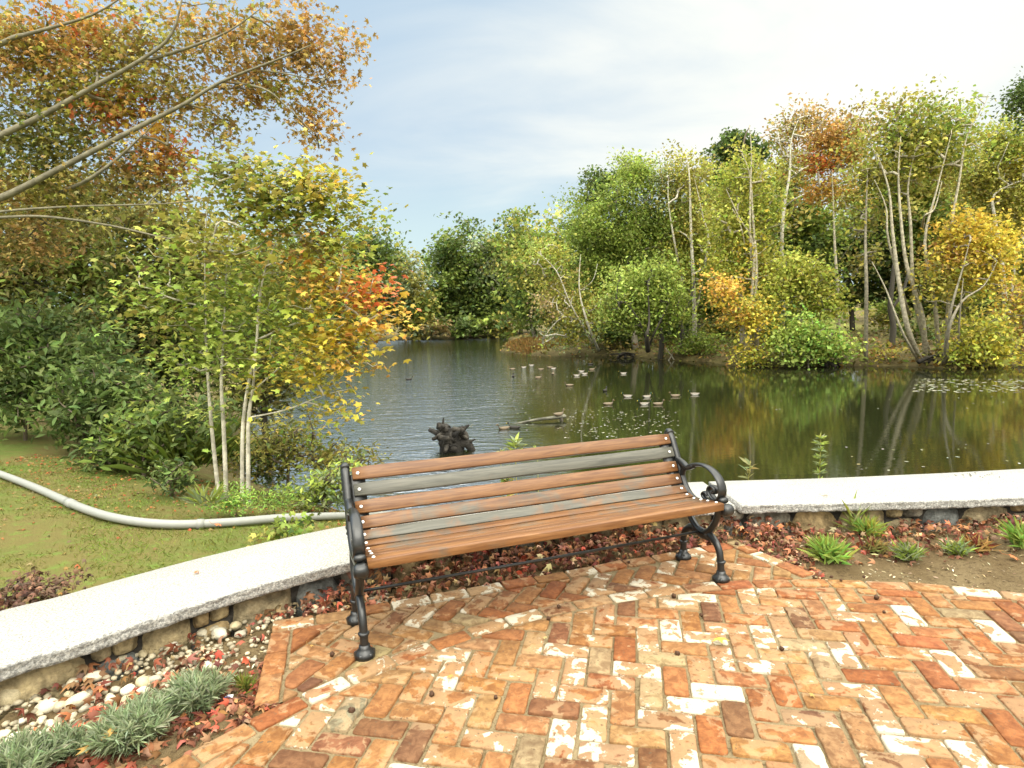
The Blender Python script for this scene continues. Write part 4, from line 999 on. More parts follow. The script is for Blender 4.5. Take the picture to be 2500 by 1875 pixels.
px_ = rng.uniform(-3, 34, 26000); py_ = rng.uniform(24, 62, 26000); pdv = poly_sd(np.stack([px_, py_], 1), pond)
ok = (pdv > .02) & (rng.random(len(px_)) < np.exp(-pdv / 7.0)) & (px_ > -2 + (py_ - 40) * .02); px_, py_, pdv = px_[ok], py_[ok], pdv[ok]
uc = np.array([color(k) for k in ('olive', 'dkolive', 'green', 'rust', 'brown')])[rng.integers(0, 5, len(px_))] * .62
o = leaves('bank_undergrowth', np.stack([px_, py_, ground_z(px_, py_) + rng.uniform(.0, .40, len(px_)) * np.clip(pdv / .5, .15, 1)], 1), rng.uniform(.06, .16, len(px_)), jitter(uc, len(px_), .3, .1), CARD, LEAF, up=.3)
tag(o, 'low mixed undergrowth and dead leaves along the right bank', kind='stuff')
# dark roots and driftwood lying along the waterline, each one an object
for i, (x, y, L, a_, lb) in enumerate([(560, 1178, 2.2, .1, 'dark driftwood lying at the waterline below the pale green round tree'), (740, 1186, 1.6, -.5, 'slanting pale dead branch leaning into the water beside the low green bush'), (1400, 1212, 1.5, .2, 'short dark root at the waterline right of the bright green bush'), (1840, 1214, 2.0, .0, 'dark root mass at the foot of the many stemmed grey tree')]):
    b_ = at(*c6(x, y), WZ + .05); r_ = empty('driftwood', tuple(b_)); tag(r_, lb, 'driftwood', 'driftwood along the right bank'); mb = MB()
    c_ = (.03, .026, .02) if i != 1 else (.34, .31, .23)
    for k in range(5 if i != 1 else 2):
        o_ = rng.normal(0, .12, 3); e_ = np.array([math.cos(a_) * L * rng.uniform(-.6, .6), rng.uniform(.0, .5), .18 * rng.random() + (.7 if i == 1 else 0)])
        tube(mb, crom([o_ - e_ * .6, o_ + np.array([0, 0, .12]), o_ + e_], 4), list(np.linspace(.10, .03, 9)) if i != 1 else list(np.linspace(.05, .02, 9)), 6, c_)
    mb.build('limb', WETWOOD, r_, smooth=True)

# ================================================================== LEFT BANK
SG = dict(group=G_L, dens=1.0, leaf=.045, tpl=STAR, per=10, spread=.15, rtip=.0042, up=.25)
tree('sweetgum_tree', 'large sweetgum with star shaped brown, rust and red leaves arching in from the upper left', 8.5, (-420, 1120),
     [(60, 110, 160, 120, ['brown', 'olive', 'rust'], .8), (300, 120, 180, 110, ['brown', 'olive', 'rust'], .62), (200, 85, 110, 55, ['red', 'orange', 'rust'], .7), (540, 80, 170, 80, ['brown', 'rust', 'olive'], .52), (720, 70, 100, 70, ['brown', 'rust'], .6), (745, 130, 100, 60, ['brown', 'rust'], .6),
      (862, 104, 42, 13, ['brown', 'rust'], 1.1), (800, 190, 34, 46, ['brown', 'rust'], .7), (640, 220, 120, 60, ['brown', 'rust', 'olive'], .55), (760, 285, 58, 50, ['brown', 'rust', 'olive'], .6), (790, 335, 36, 34, ['rust', 'brown'], .7), (530, 305, 60, 60, ['brown', 'olive'], .55), (600, 190, 90, 60, ['brown', 'rust'], .5),
      (220, 230, 210, 90, ['olive', 'brown', 'yolive'], .62), (310, 215, 44, 44, ['yellow', 'yolive'], .7), (270, 275, 90, 46, ['orange', 'red', 'rust'], .7), (390, 330, 50, 46, ['gold', 'orange'], .8), (400, 395, 70, 48, ['orange', 'rust', 'red'], .8), (100, 340, 190, 100, ['olive', 'dkolive', 'green'], .7), (440, 240, 80, 70, ['brown', 'olive'], .5),
      (320, 430, 140, 80, ['olive', 'brown', 'dkolive'], .7), (110, 470, 170, 70, ['dkolive', 'olive', 'brown'], .7), (60, 600, 160, 80, ['dkolive', 'brown'], .55), (-150, 300, 200, 250, ['olive', 'brown'], .35)],
     stems=[([(-420, 1130), (-400, 800), (-330, 500), (-250, 200), (-200, -200)], .22),
            ([(-330, 520), (-150, 420), (0, 332), (90, 289), (235, 208), (325, 158), (407, 99), (438, 27), (450, -60)], .052),
            ([(-360, 640), (-150, 540), (0, 484), (68, 452), (181, 393), (353, 303), (452, 253), (542, 199), (678, 145), (760, 110)], .056),
            ([(-380, 620), (-150, 540), (0, 531), (113, 529), (271, 551), (407, 581), (520, 594), (588, 606)], .026),
            ([(-380, 620), (-100, 540), (0, 517), (181, 504), (407, 497), (520, 480)], .026),
            ([(150, 470), (217, 438), (290, 384), (343, 334), (420, 260)], .03), ([(-250, 250), (0, 108), (77, 81), (226, 36), (330, -30)], .04), ([(325, 158), (450, 120), (560, 75), (650, 10)], .026), ([(542, 199), (640, 215), (700, 260), (770, 330)], .018), ([(610, 170), (700, 180), (800, 205)], .014)],
     bark='limb', start=.3, depth=.5, on_ground=True, zbase=-.1, fwd=-.45, **SG)
MP = dict(group=G_L, leaf=.043, tpl=MAPLE, per=8, spread=.15, rtip=.0032, up=.45, depth=.8)
tree('young_maple', 'slender young green maple with two pale stems left of the orange one', 6.4, (540, 1185),
     [(490, 610, 120, 80, ['midgreen', 'olive', 'yolive'], .5), (400, 730, 110, 100, ['green', 'midgreen', 'olive'], .5), (540, 790, 110, 100, ['midgreen', 'ltgreen'], .55), (470, 880, 90, 60, ['ltgreen', 'midgreen'], .5), (610, 700, 90, 80, ['midgreen', 'yolive'], .5), (570, 420, 100, 52, ['green', 'olive', 'dkolive'], .8), (640, 480, 90, 60, ['olive', 'green'], .7), (640, 560, 80, 60, ['midgreen', 'yolive'], .5), (500, 1000, 60, 40, ['ltgreen'], .3)],
     stems=[([(533, 1190), (518, 1060), (508, 930), (503, 800), (500, 600), (510, 470)], .024), ([(548, 1180), (546, 1050), (540, 930), (548, 800), (550, 700), (560, 560)], .026)], bark='white', start=.35, **MP)
tree('young_maple', 'young maple by the water turning yellow, orange and bright red on its right side', 6.3, (592, 1165),
     [(690, 470, 95, 70, ['olive', 'yolive', 'midgreen'], .75), (790, 440, 80, 62, ['yolive', 'olive', 'gold'], .75), (770, 520, 90, 50, ['olive', 'midgreen', 'yolive'], .7), (870, 515, 46, 40, ['green', 'yolive', 'olive'], .7), (755, 600, 90, 60, ['olive', 'rust', 'midgreen'], .6), (850, 600, 58, 46, ['midgreen', 'yolive', 'lime'], .65), (790, 700, 105, 66, ['gold', 'yolive', 'orange'], .75), (903, 705, 30, 44, ['red', 'red', 'orange'], 1.1), (862, 715, 46, 38, ['orange', 'gold'], .9),
      (905, 785, 72, 50, ['gold', 'orange', 'yellow'], .85), (815, 830, 95, 56, ['gold', 'yellow', 'yolive'], .8), (760, 905, 110, 38, ['gold', 'yellow', 'yolive'], .7), (880, 885, 58, 30, ['gold', 'orange'], .7), (790, 1005, 74, 34, ['yellow', 'yolive', 'gold'], .6), (700, 780, 80, 80, ['midgreen', 'yolive', 'lime'], .55), (680, 900, 80, 60, ['yolive', 'midgreen'], .4)],
     stems=[([(585, 1175), (592, 1060), (604, 950), (625, 850), (632, 740), (650, 650), (682, 570), (712, 470)], .023), ([(600, 1170), (606, 1040), (618, 940), (628, 820), (640, 690)], .026), ([(612, 960), (680, 900), (740, 860), (820, 830)], .010), ([(628, 830), (720, 790), (800, 780), (900, 770)], .012), ([(606, 1020), (700, 1000), (790, 965), (850, 950)], .011), ([(700, 500), (690, 440), (705, 390)], .012)], bark='white', start=.35, **MP)
OV = dict(group=G_L, dens=1.35, tpl=OVAL, per=14, rtip=.006)
tree('dense_tree', 'dense dark olive tree filling the far left behind the shrubs', 13, (60, 1080), [(60, 620, 200, 150, ['dkolive', 'olive', 'brown'], .8), (230, 700, 170, 140, ['dkolive', 'green'], .8), (60, 820, 180, 140, ['dkgreen', 'dkolive'], .8), (150, 520, 240, 110, ['dkolive', 'olive'], .8), (-80, 700, 160, 260, ['dkolive', 'dkgreen'], .7)], leaf=.075, spread=.24, tr=.13, bark='dark', **OV)
tree('dense_tree', 'dense olive tree in shade behind the pale stems of the young green maple', 12, (440, 1080), [(430, 690, 180, 120, ['olive', 'dkolive', 'green'], .8), (400, 560, 180, 90, ['olive', 'dkolive'], .75), (480, 840, 170, 130, ['dkolive', 'dkgreen'], .8), (330, 830, 160, 130, ['dkgreen', 'dkolive'], .8)], leaf=.07, spread=.22, tr=.12, bark='dark', **OV)
tree('dense_tree', 'loose olive green tree at the water behind the orange young maple', 11, (660, 1080), [(640, 760, 120, 110, ['olive', 'green', 'midgreen'], .62), (680, 900, 110, 90, ['dkolive', 'olive'], .7), (620, 960, 110, 70, ['dkolive', 'green'], .7), (700, 640, 100, 80, ['olive', 'midgreen'], .5)], leaf=.06, spread=.2, tr=.08, bark='dark', **OV)
SHR = dict(cat='bush', leaf=.058, spread=.15, tr=.03, bark='brown', **OV)
tree('broadleaf_shrub', 'tall dark glossy leaved shrub at the far left edge of the lawn', 9.2, (60, 1075), [(60, 830, 130, 110, ['sdark', 'sgreen', 'sdark'], .8), (60, 960, 140, 90, ['sdark', 'sgreen'], .8), (200, 880, 110, 90, ['sdark', 'sgreen', 'sdark'], .8)], **SHR)
tree('broadleaf_shrub', 'middle dark green shrub with pale upturned leaves behind the lawn', 8.4, (250, 1110), [(220, 960, 130, 80, ['sgreen', 'sdark'], .8), (320, 990, 110, 80, ['sdark', 'sgreen'], .8), (250, 1040, 120, 60, ['sdark', 'sgreen'], .8)], **SHR)
tree('broadleaf_shrub', 'lower lighter green shrub bulging towards the lawn near the pale stems', 7.5, (350, 1150), [(330, 1060, 100, 66, ['sgreen', 'midgreen', 'sdark'], .85), (430, 1030, 90, 60, ['sgreen', 'sdark'], .7), (260, 1110, 80, 40, ['sdark', 'sgreen'], .8)], **SHR)
tree('broadleaf_shrub', 'small rounded green shrub standing alone in the leaf litter', 6.3, (420, 1210), [(425, 1170, 52, 42, ['sgreen', 'sdark'], 1.0)], **{**SHR, 'leaf': .034, 'spread': .08})
tree('broadleaf_shrub', 'dark twiggy shrub at the water edge right of the pale stems', 7.6, (700, 1190), [(700, 1080, 110, 70, ['dkolive', 'olive', 'green'], .55), (800, 1110, 100, 40, ['dkolive', 'olive'], .5), (640, 1130, 80, 60, ['dkgreen', 'olive'], .6), (890, 1120, 40, 24, ['dkolive', 'olive'], .5)], **{**SHR, 'leaf': .036, 'spread': .12})
tree('broadleaf_shrub', 'pale green willow leaved shrub beside the left end of the bench back', 6.4, (800, 1240), [(800, 1190, 56, 66, ['ltgreen', 'greygreen', 'midgreen'], .7), (830, 1150, 30, 50, ['ltgreen', 'greygreen'], .6), (750, 1220, 60, 34, ['midgreen', 'ltgreen'], .7)], **{**SHR, 'leaf': .034, 'spread': .08})
tree('ivy_plant', 'leafy low green plant between the grey pipe and the granite coping', 4.35, (700, 1310), [(700, 1290, 66, 26, ['green', 'midgreen', 'dkgreen'], .9), (650, 1306, 40, 20, ['olive', 'green'], .8)], cat='plant', leaf=.030, spread=.05, tpl=MAPLE, per=8, rtip=.002, tr=.006, group=G_L, bark='brown')
tree('dead_shrub', 'brown withered shrub behind the coping at the left edge', 3.05, (60, 1500), [(50, 1440, 66, 40, [(.15, .085, .05), (.09, .045, .03)], .9), (110, 1450, 56, 30, [(.12, .07, .045), (.17, .10, .06)], .9), (20, 1480, 60, 30, [(.10, .05, .032), (.14, .08, .05)], .9)], cat='bush', leaf=.022, spread=.04, tpl=CURL, per=9, rtip=.002, tr=.008, bark='brown', mat_=DRY, sk=True, zbase=.02, on_ground=False)
def tuft(name, label, x, y, z, n, ln, cols, lean=.45, rad=.06, cat='plant', group=None, wd=1.0, spike=None):
    p = at(x, y, z); r_ = empty(name, tuple(p)); tag(r_, label, cat, group)
    P = np.stack([rng.normal(0, rad, n), rng.normal(0, rad * .8, n), rng.uniform(-.01, .005, n)], 1)
    d = np.stack([P[:, 0] / max(rad, 1e-3) * .45, P[:, 1] / max(rad, 1e-3) * .45, np.ones(n)], 1) + rng.normal(0, lean, (n, 3)) * np.array([1, 1, .3]); d /= np.linalg.norm(d, axis=1)[:, None]
    c = jitter(np.array([color(k) for k in cols])[rng.integers(0, len(cols), n)], n, .18, .06)
    blades_dir('foliage', P, d, rng.uniform(.55, 1.1, n) * ln, c, LEAF, r_, wd)
    return r_, p
tuft('grass_tuft', 'tall dark grass tuft at the foot of the green shrubs', 465, 1130, -.3, 200, .75, ['green', 'midgreen'], .3, .22, group=G_L, wd=.5)
WD = dict(cat='plant', group=G_L, tpl=OVAL, per=10, rtip=.002, tr=.006, bark='brown', up=.3)
tree('weed_clump', 'bright green feathery weed clump at the foot of the pale stems', 5.5, (575, 1262), [(575, 1225, 58, 44, ['brightgreen', 'ltgreen'], .9), (540, 1245, 46, 26, ['brightgreen', 'ltgreen'], .9)], leaf=.016, spread=.045, **WD)
tree('weed_clump', 'darker green weed clump right of the brightest one', 5.6, (670, 1255), [(668, 1228, 52, 36, ['midgreen', 'green', 'brightgreen'], .8), (715, 1245, 30, 18, ['midgreen', 'brightgreen'], .8)], leaf=.016, spread=.05, **WD)
tuft('fern', 'pale fern frond clump in front of the stems of the green maple', 505, 1225, -.1, 46, .22, ['ltgreen', 'greygreen'], .4, .05, group=G_L, wd=.9)

# lawn grass: short blades, thick where the moss is green (nobody could count it)
n = 42000
gx_ = rng.uniform(-6.4, -.6, n); gy_ = rng.uniform(2.2, 8.0, n)
P2 = np.stack([gx_, gy_], 1)
okm = (poly_sd(P2, front_poly) > .62) & (poly_sd(P2, pond) > .8)
patch = wob(gx_, gy_, 2.3) + .6 * wob(gx_, gy_, 6.1, 3) + rng.normal(0, .25, n)
okm &= patch > -.25
gx_, gy_, patch = gx_[okm], gy_[okm], patch[okm]
P3 = np.stack([gx_, gy_, ground_z(gx_, gy_) - .004], 1)
gc = np.where((patch > .35)[:, None], color('ltgreen') * np.array([.95, 1.0, .8]), color('yolive') * np.array([.8, .86, .9]))
o = blades('lawn_grass', P3, rng.uniform(.018, .05, len(P3)), jitter(gc * .62, len(P3), .25, .08), LEAF, lean=.8, wd=1.3); tag(o, 'short mossy lawn grass', kind='stuff')
# leaf litter on the lawn and under the shrubs (stuff)
n = 7000
lx = rng.uniform(-6.5, -.8, n); ly = rng.uniform(2.6, 8.2, n)
w_l = np.clip((ly - 5.0) / 1.6, .10, 1) * np.where(wob(lx, ly, 1.3, 4) > -.1, 1, .25)
okm = (rng.random(n) < w_l) & (poly_sd(np.stack([lx, ly], 1), front_poly) > .66) & (poly_sd(np.stack([lx, ly], 1), pond) > .4)
lx, ly = lx[okm], ly[okm]
P3 = np.stack([lx, ly, ground_z(lx, ly) + .014], 1)
lc = np.array([color(k) for k in ('brown', 'rust', 'tan', 'red', 'brown')])[rng.integers(0, 5, len(lx))] * .8
o = leaves('lawn_litter', P3, rng.uniform(.015, .034, len(P3)), jitter(lc * .7, len(P3)), CURL, DRY, up=.6); tag(o, 'fallen brown leaves scattered on the lawn', kind='stuff')

# grey pipe on the lawn
pz = .13
pp = []
for q in [(-260, 1090), (-120, 1115), (0, 1157), (90, 1192), (200, 1240), (300, 1268), (420, 1280), (560, 1275), (700, 1264), (850, 1259), (960, 1256)]:
    a = at(*q, .05)
    for _ in range(6):
        a = at(*q, float(ground_z(a[0], a[1])[0]) + .045)
    pp.append(a)
pr = empty('drain_pipe', tuple(pp[5])); tag(pr, 'long pale grey plastic pipe curving across the lawn behind the wall', 'pipe')
mb = MB(); cur = crom([tuple(q - pp[5]) for q in pp], 8); tube(mb, cur, .036, 14); mb.build('hose', PIPE, pr, smooth=True)
for i in (52, 30): 
    m2 = MB(); tube(m2, [cur[i] + (cur[i + 1] - cur[i]) * k for k in (-.5, .5)], .041, 14); m2.build('coupling', PIPE, pr, smooth=True)
for i, (x, y, rx, ry) in enumerate([(560, 600, 110, 110), (680, 640, 110, 90)]):
    tree('tall_tree', ['tall dull green tree seen through the young green maple across the water', 'dark green tree seen through the orange maple across the water'][i], 58, d_(x, 726), DD([(x, y, rx, ry, ['dkgreen', 'green', 'olive'], .8), (x, y + 70, rx, 50, ['dkgreen', 'green'], .9)]), group=G_FAR, tr=.25, **FARL)

# ================================================================== THE PLANTING BED
# fallen leaves: a deep drift of curled star leaves along the wall (nobody could count them)
def bed_pts(n, xr, yr):
    x = rng.uniform(*xr, n); y = rng.uniform(*yr, n); P = np.stack([x, y], 1)
    fd_ = poly_sd(P, front_poly); ri_ = np.hypot(x - PC[0], y - PC[1]) - PR; ai_ = poly_sd(P, np.array(ALC))
    wd_ = -fd_ ; pt_ = np.minimum(ri_, ai_)
    ok = (wd_ > -.06) & (pt_ > .0)
    return x[ok], y[ok], wd_[ok], pt_[ok]
x, y, wd_, pt_ = bed_pts(60000, (-2.6, 4.4), (1.2, 4.15))
drift = np.clip(1.25 - wd_ / .42, 0, 1) ** 1.2
behind = (x > -1.1) & (x < 1.75)
right = x >= 1.75
dens = np.where(behind, 1.0, np.where(right, drift * .55 * (.35 + np.clip(wob(x, y, 3.1) + .5, 0, 1)), np.clip(.42 + .55 * wob(x, y, 5.2, 1.), .05, .95)))
keep_ = rng.random(len(x)) < dens * .62
x, y, wd_, pt_ = x[keep_], y[keep_], wd_[keep_], pt_[keep_]
pile = np.where((x > -1.0) & (x < 1.75), .065, .034) * np.clip(1 - wd_ / .5, .1, 1) * np.clip(pt_ / .08, .15, 1)
z = bed_z(x, y) + .012 + rng.random(len(x)) * pile * 1.6
lc = np.array([color(k) for k in ((.17, .060, .036), (.22, .115, .055), (.26, .105, .048), (.36, .24, .13), (.34, .075, .045), (.13, .05, .032), (.28, .15, .085))])[rng.choice(7, len(x), p=[.24, .18, .17, .10, .05, .16, .10])]
o = leaves('fallen_leaves', np.stack([x, y, z], 1), rng.uniform(.018, .042, len(x)), jitter(lc, len(x), .35, .10), CURL, DRY, up=.15)
tag(o, 'drift of curled red brown fallen leaves along the foot of the wall', kind='stuff')
# chips, twigs and pale leaf bits on the soil
x, y, wd_, pt_ = bed_pts(16000, (-2.5, 4.4), (.9, 4.1))
kp = (rng.random(len(x)) < np.where(x > 1.6, .55, .40)) & ((x > 1.55) | (x < -.95)); x, y = x[kp], y[kp]
cc_ = np.array([(.42, .34, .20), (.28, .20, .11), (.17, .115, .06), (.55, .48, .33), (.22, .16, .09)])[rng.integers(0, 5, len(x))]
o = leaves('wood_chips', np.stack([x, y, bed_z(x, y) + .004], 1), rng.uniform(.004, .017, len(x)), jitter(cc_, len(x), .25, .05), oval_tpl(.28, .25, -.1), DRY, up=.65)
tag(o, 'pale wood chips and leaf bits strewn on the soil', kind='stuff')
# gravel too small to count between the cobbles
def cobble_mesh(seed, flat=.7, rough=.12, sub=2):
    import bmesh
    bm = bmesh.new(); bmesh.ops.create_icosphere(bm, subdivisions=sub, radius=1)
    for v in bm.verts:
        p = v.co; n_ = 1 + rough * mnoise.noise(p * 1.3 + Vector((seed * 3.7, seed, 0))) + rough * .4 * mnoise.noise(p * 3.1 + Vector((0, seed, seed)))
        v.co = Vector((p.x * n_, p.y * n_ * .78, p.z * n_ * flat))
    me = bpy.data.meshes.new('pebble'); bm.to_mesh(me); bm.free()
    me.polygons.foreach_set('use_smooth', np.ones(len(me.polygons), bool)); return me
def paint(me, c):
    a = me.color_attributes.new('col', 'FLOAT_COLOR', 'POINT'); a.data.foreach_set('color', np.tile([*c, 1.0], len(me.vertices)).astype(np.float32))
gm = cobble_mesh(3, .7, .15, 1); gv = np.array([v.co[:] for v in gm.vertices]); gf = [tuple(p.vertices) for p in gm.polygons]
x, y, wd_, pt_ = bed_pts(26000, (-2.6, -.7), (.9, 3.4))
kp = (rng.random(len(x)) < np.clip(1.3 - wd_ / .36, 0, 1) * .30 * (.35 + np.clip(wob(x, y, 4.1, 2) + .6, 0, 1))); x, y = x[kp], y[kp]
V, C3 = [], []
for a, b in zip(x, y):
    s_ = rng.uniform(.007, .019); th_ = rng.uniform(0, 6.28); c_, q_ = math.cos(th_), math.sin(th_)
    M = np.array([[c_, -q_, 0], [q_, c_, 0], [0, 0, 1]]); V.append((gv * s_) @ M.T + np.array([a, b, on_bed(a, b) + s_ * .45]))
    C3.append(np.tile(np.array((.40, .345, .235)) * rng.uniform(.5, 1.2), (len(gv), 1)))
nv = len(gv); ff = np.concatenate([(np.array(gf) + i * nv).ravel() for i in range(len(V))])
o = mesh_np('gravel', np.concatenate(V), ff, [3] * (len(gf) * len(V)), PEBBLE, cols=np.concatenate(C3), smooth=True); tag(o, 'small cream gravel between the cobbles', kind='stuff')
# cobbles, each one an object
cob = []
for k in range(6):
    me = cobble_mesh(k + 11, rng.uniform(.55, .8), .16, 3); paint(me, [(.46, .41, .29), (.50, .45, .33), (.38, .33, .23), (.43, .36, .22), (.52, .48, .38), (.32, .29, .22)][k]); me.materials.append(PEBBLE); cob.append(me)
def c3(x, y): return (x * .3843, 1250 + y * .3843)
def pebble(px, r_, k, label, group='cream cobbles in the planting bed', name='pebble', flat=1.0):
    p = at(px[0], px[1], -.01); o = bpy.data.objects.new(name, cob[k % 6]); COL.objects.link(o)
    p[2] = on_bed(p[0], p[1]) + r_ * .32
    o.location = p; o.scale = (r_, r_ * rng.uniform(.85, 1.15), r_ * flat); o.rotation_euler = (rng.normal(0, .15), rng.normal(0, .15), rng.uniform(0, 6.28))
    tag(o, label, 'stone', group); return o
pebble(c3(60, 1205), .082, 3, 'largest rounded tan boulder at the left edge of the bed', name='boulder', flat=.9)
pebble(c3(300, 1105), .050, 2, 'grey cream round cobble right of the large tan boulder', name='boulder')
LBL = 'smooth cream river cobble among red leaves in the bed below the left coping'
for x, y, r_ in [(465, 1125, 30), (555, 1050, 38), (605, 1090, 42), (490, 1220, 52), (300, 1245, 46), (385, 1240, 34), (570, 1165, 34), (815, 1160, 36), (910, 1090, 34), (905, 1140, 30), (980, 1070, 30), (770, 975, 30), (600, 995, 36), (690, 1000, 28), (665, 1120, 26), (735, 1150, 26), (830, 1025, 20), (1150, 830, 30), (1100, 880, 22), (1285, 790, 30), (1355, 770, 26), (1395, 800, 40),
                 (1500, 755, 28), (1190, 950, 30), (1320, 975, 28), (1530, 800, 26), (1000, 1000, 20), (330, 1390, 36), (240, 1425, 32), (190, 1480, 28), (100, 1450, 34), (60, 1500, 36), (140, 1340, 20), (260, 1310, 24), (395, 1300, 28), (450, 1290, 26), (440, 1180, 22), (620, 1200, 22), (540, 1250, 24), (30, 1420, 24), (320, 1330, 26), (205, 1545, 26), (1940, 590, 22), (2020, 560, 28), (1610, 940, 18), (1200, 1365, 12), (1240, 1390, 10), (1020, 1425, 12), (700, 1200, 22), (690, 900, 26), (910, 930, 26), (860, 935, 22), (1700, 690, 16), (1830, 610, 20)]:
    p = at(*c3(x, y), 0); rr = r_ * .3843 / F_PX * math.hypot(p[1], 1.5) * 1.3
    pebble(c3(x, y), rr, random.randrange(6), LBL)
# lavender and other small plants of the bed
def spiky(name, label, px, z, n, ln, rad, cols, group, wd=.9, lean=.5, cat='plant'):
    r_, p = tuft(name, label, *px, z, n, ln, cols, lean, rad, cat, group, wd); return r_
GP = 'small plants in the planting bed'
def lavender(label, px, rad, ln, n):
    p = at(*px, 0); r_ = empty('lavender', (p[0], p[1], on_bed(p[0], p[1]))); tag(r_, label, 'plant', 'grey green lavender clumps'); 
    Ps, Ds, Ls = [], [], []
    mb = MB()
    for _ in range(n):                                   # each shoot carries whorls of narrow leaves
        a = rng.uniform(0, 6.28); q = rng.random() ** .5; b0_ = np.array([math.cos(a), math.sin(a), 0]) * rad * q * .75
        d0 = np.array([math.cos(a) * q * .85, math.sin(a) * q * .85, 1.0]) + rng.normal(0, .18, 3); d0 /= np.linalg.norm(d0); L = ln * rng.uniform(.6, 1.05)
        tube(mb, [b0_, b0_ + d0 * L * .9], [.0022, .0012], 4, (.16, .19, .10), cap=False)
        for t_ in np.linspace(.25, 1.0, 9):
            for _k in range(4):
                dd = d0 * 1.0 + rng.normal(0, .50, 3); dd /= np.linalg.norm(dd); Ps.append(b0_ + d0 * L * t_ * .85); Ds.append(dd); Ls.append(ln * rng.uniform(.22, .36))
    mb.build('stem', PLAIN, r_)
    c = jitter(np.array([(.33, .385, .22), (.40, .45, .29), (.25, .32, .16)])[rng.integers(0, 3, len(Ps))], len(Ps), .14, .04)
    blades_dir('foliage', np.array(Ps), np.array(Ds), np.array(Ls) * 1.25, c, LEAF, r_, 1.35)
lavender('largest grey green lavender clump nearest the brick edge', c3(1240, 1205), .060, .135, 60)
lavender('broad grey green lavender clump in the middle of the row', c3(840, 1440), .070, .135, 75)
lavender('small lavender clump behind dry red leaves in the row', c3(400, 1510), .045, .11, 40)
lavender('lavender clump cut by the lower left corner of the picture', c3(110, 1680), .075, .13, 70)
def c7(x, y): return (1900 + x * .2712, 1150 + y * .2712)
def rosette(label, px, rad, n, cols, ln, group=GP, wd=2.0, lean=.55, name='green_plant'):
    p = at(*px, -.01); r_ = empty(name, (p[0], p[1], on_bed(p[0], p[1]))); tag(r_, label, 'plant', group)
    P = np.stack([rng.normal(0, rad * .25, n), rng.normal(0, rad * .25, n), rng.uniform(0, ln * .35, n)], 1)
    d = np.stack([rng.normal(0, lean, n), rng.normal(0, lean, n), rng.uniform(.35, 1.0, n)], 1); d /= np.linalg.norm(d, axis=1)[:, None]
    blades_dir('foliage', P, d, rng.uniform(.6, 1.1, n) * ln, jitter(np.array([color(k) for k in cols])[rng.integers(0, len(cols), n)], n, .2, .06), LEAF, r_, wd)
rosette('bushy bright green plant in front of the wall right of the bench', c7(450, 790), .13, 240, ['brightgreen', 'midgreen', 'ltgreen'], .13, wd=1.5)
rosette('light grassy green plant against the wall behind the bushy one', c7(790, 600), .10, 130, ['ltgreen', 'brightgreen', 'yolive'], .13, wd=.9)
rosette('dull green plant beside a black hole in the leaf litter', c7(1160, 790), .10, 150, ['green', 'midgreen', 'greygreen'], .10, wd=1.3)
rosette('low grey green plant between the dull plant and the dry brown one', c7(1600, 740), .09, 90, ['greygreen', 'midgreen'], .10, wd=1.4)
rosette('spiky bright green plant at the right edge of the bed', c7(2180, 700), .09, 100, ['brightgreen', 'ltgreen'], .16, wd=.8, lean=.4)
rosette('withered red brown plant left of the spiky green one', c7(1800, 720), .10, 120, ['maroon', 'brown', 'rust'], .10, wd=1.6, name='dry_plant')
rosette('dry brown plant beside the bushy green one', c7(860, 720), .10, 110, ['brown', 'maroon', 'dkolive'], .09, wd=1.6, name='dry_plant')
rosette('thin pale weed stalks bending over in front of the wall', c7(680, 560), .05, 14, ['pale', 'ltgreen'], .22, wd=.22, lean=.30, name='weed')
rosette('fine grass tuft beside the left brick edging', (345 + 725 * .3617 - 10, 1500 + 490 * .3617), .05, 90, ['green', 'olive', 'midgreen'], .075, wd=.5, lean=.4, name='grass_tuft')
p = at(*c3(1455, 1160), 0); mb = MB(); th_ = .3
for (dx, dy, ww, hh, cc) in ((0, 0, .03, .012, (.75, .76, .80)), (-.004, -.010, .024, .009, (.10, .10, .30))):
    mb.add([(dx - ww / 2, dy - hh / 2, .004), (dx + ww / 2, dy - hh / 2, .002), (dx + ww / 2, dy + hh / 2, .010), (dx - ww / 2, dy + hh / 2, .008), (dx - ww / 2, dy - hh / 2, .0), (dx + ww / 2, dy - hh / 2, .0), (dx + ww / 2, dy + hh / 2, .006), (dx - ww / 2, dy + hh / 2, .004)],
           [(0, 1, 2, 3), (7, 6, 5, 4), (0, 4, 5, 1), (1, 5, 6, 2), (2, 6, 7, 3), (3, 7, 4, 0)], cc)
o = mb.build('litter_scrap', PLAIN); o.location = (p[0], p[1], on_bed(p[0], p[1]) + .004); tag(o, 'tiny white and blue paper scrap on the soil beside the lavender', 'litter')

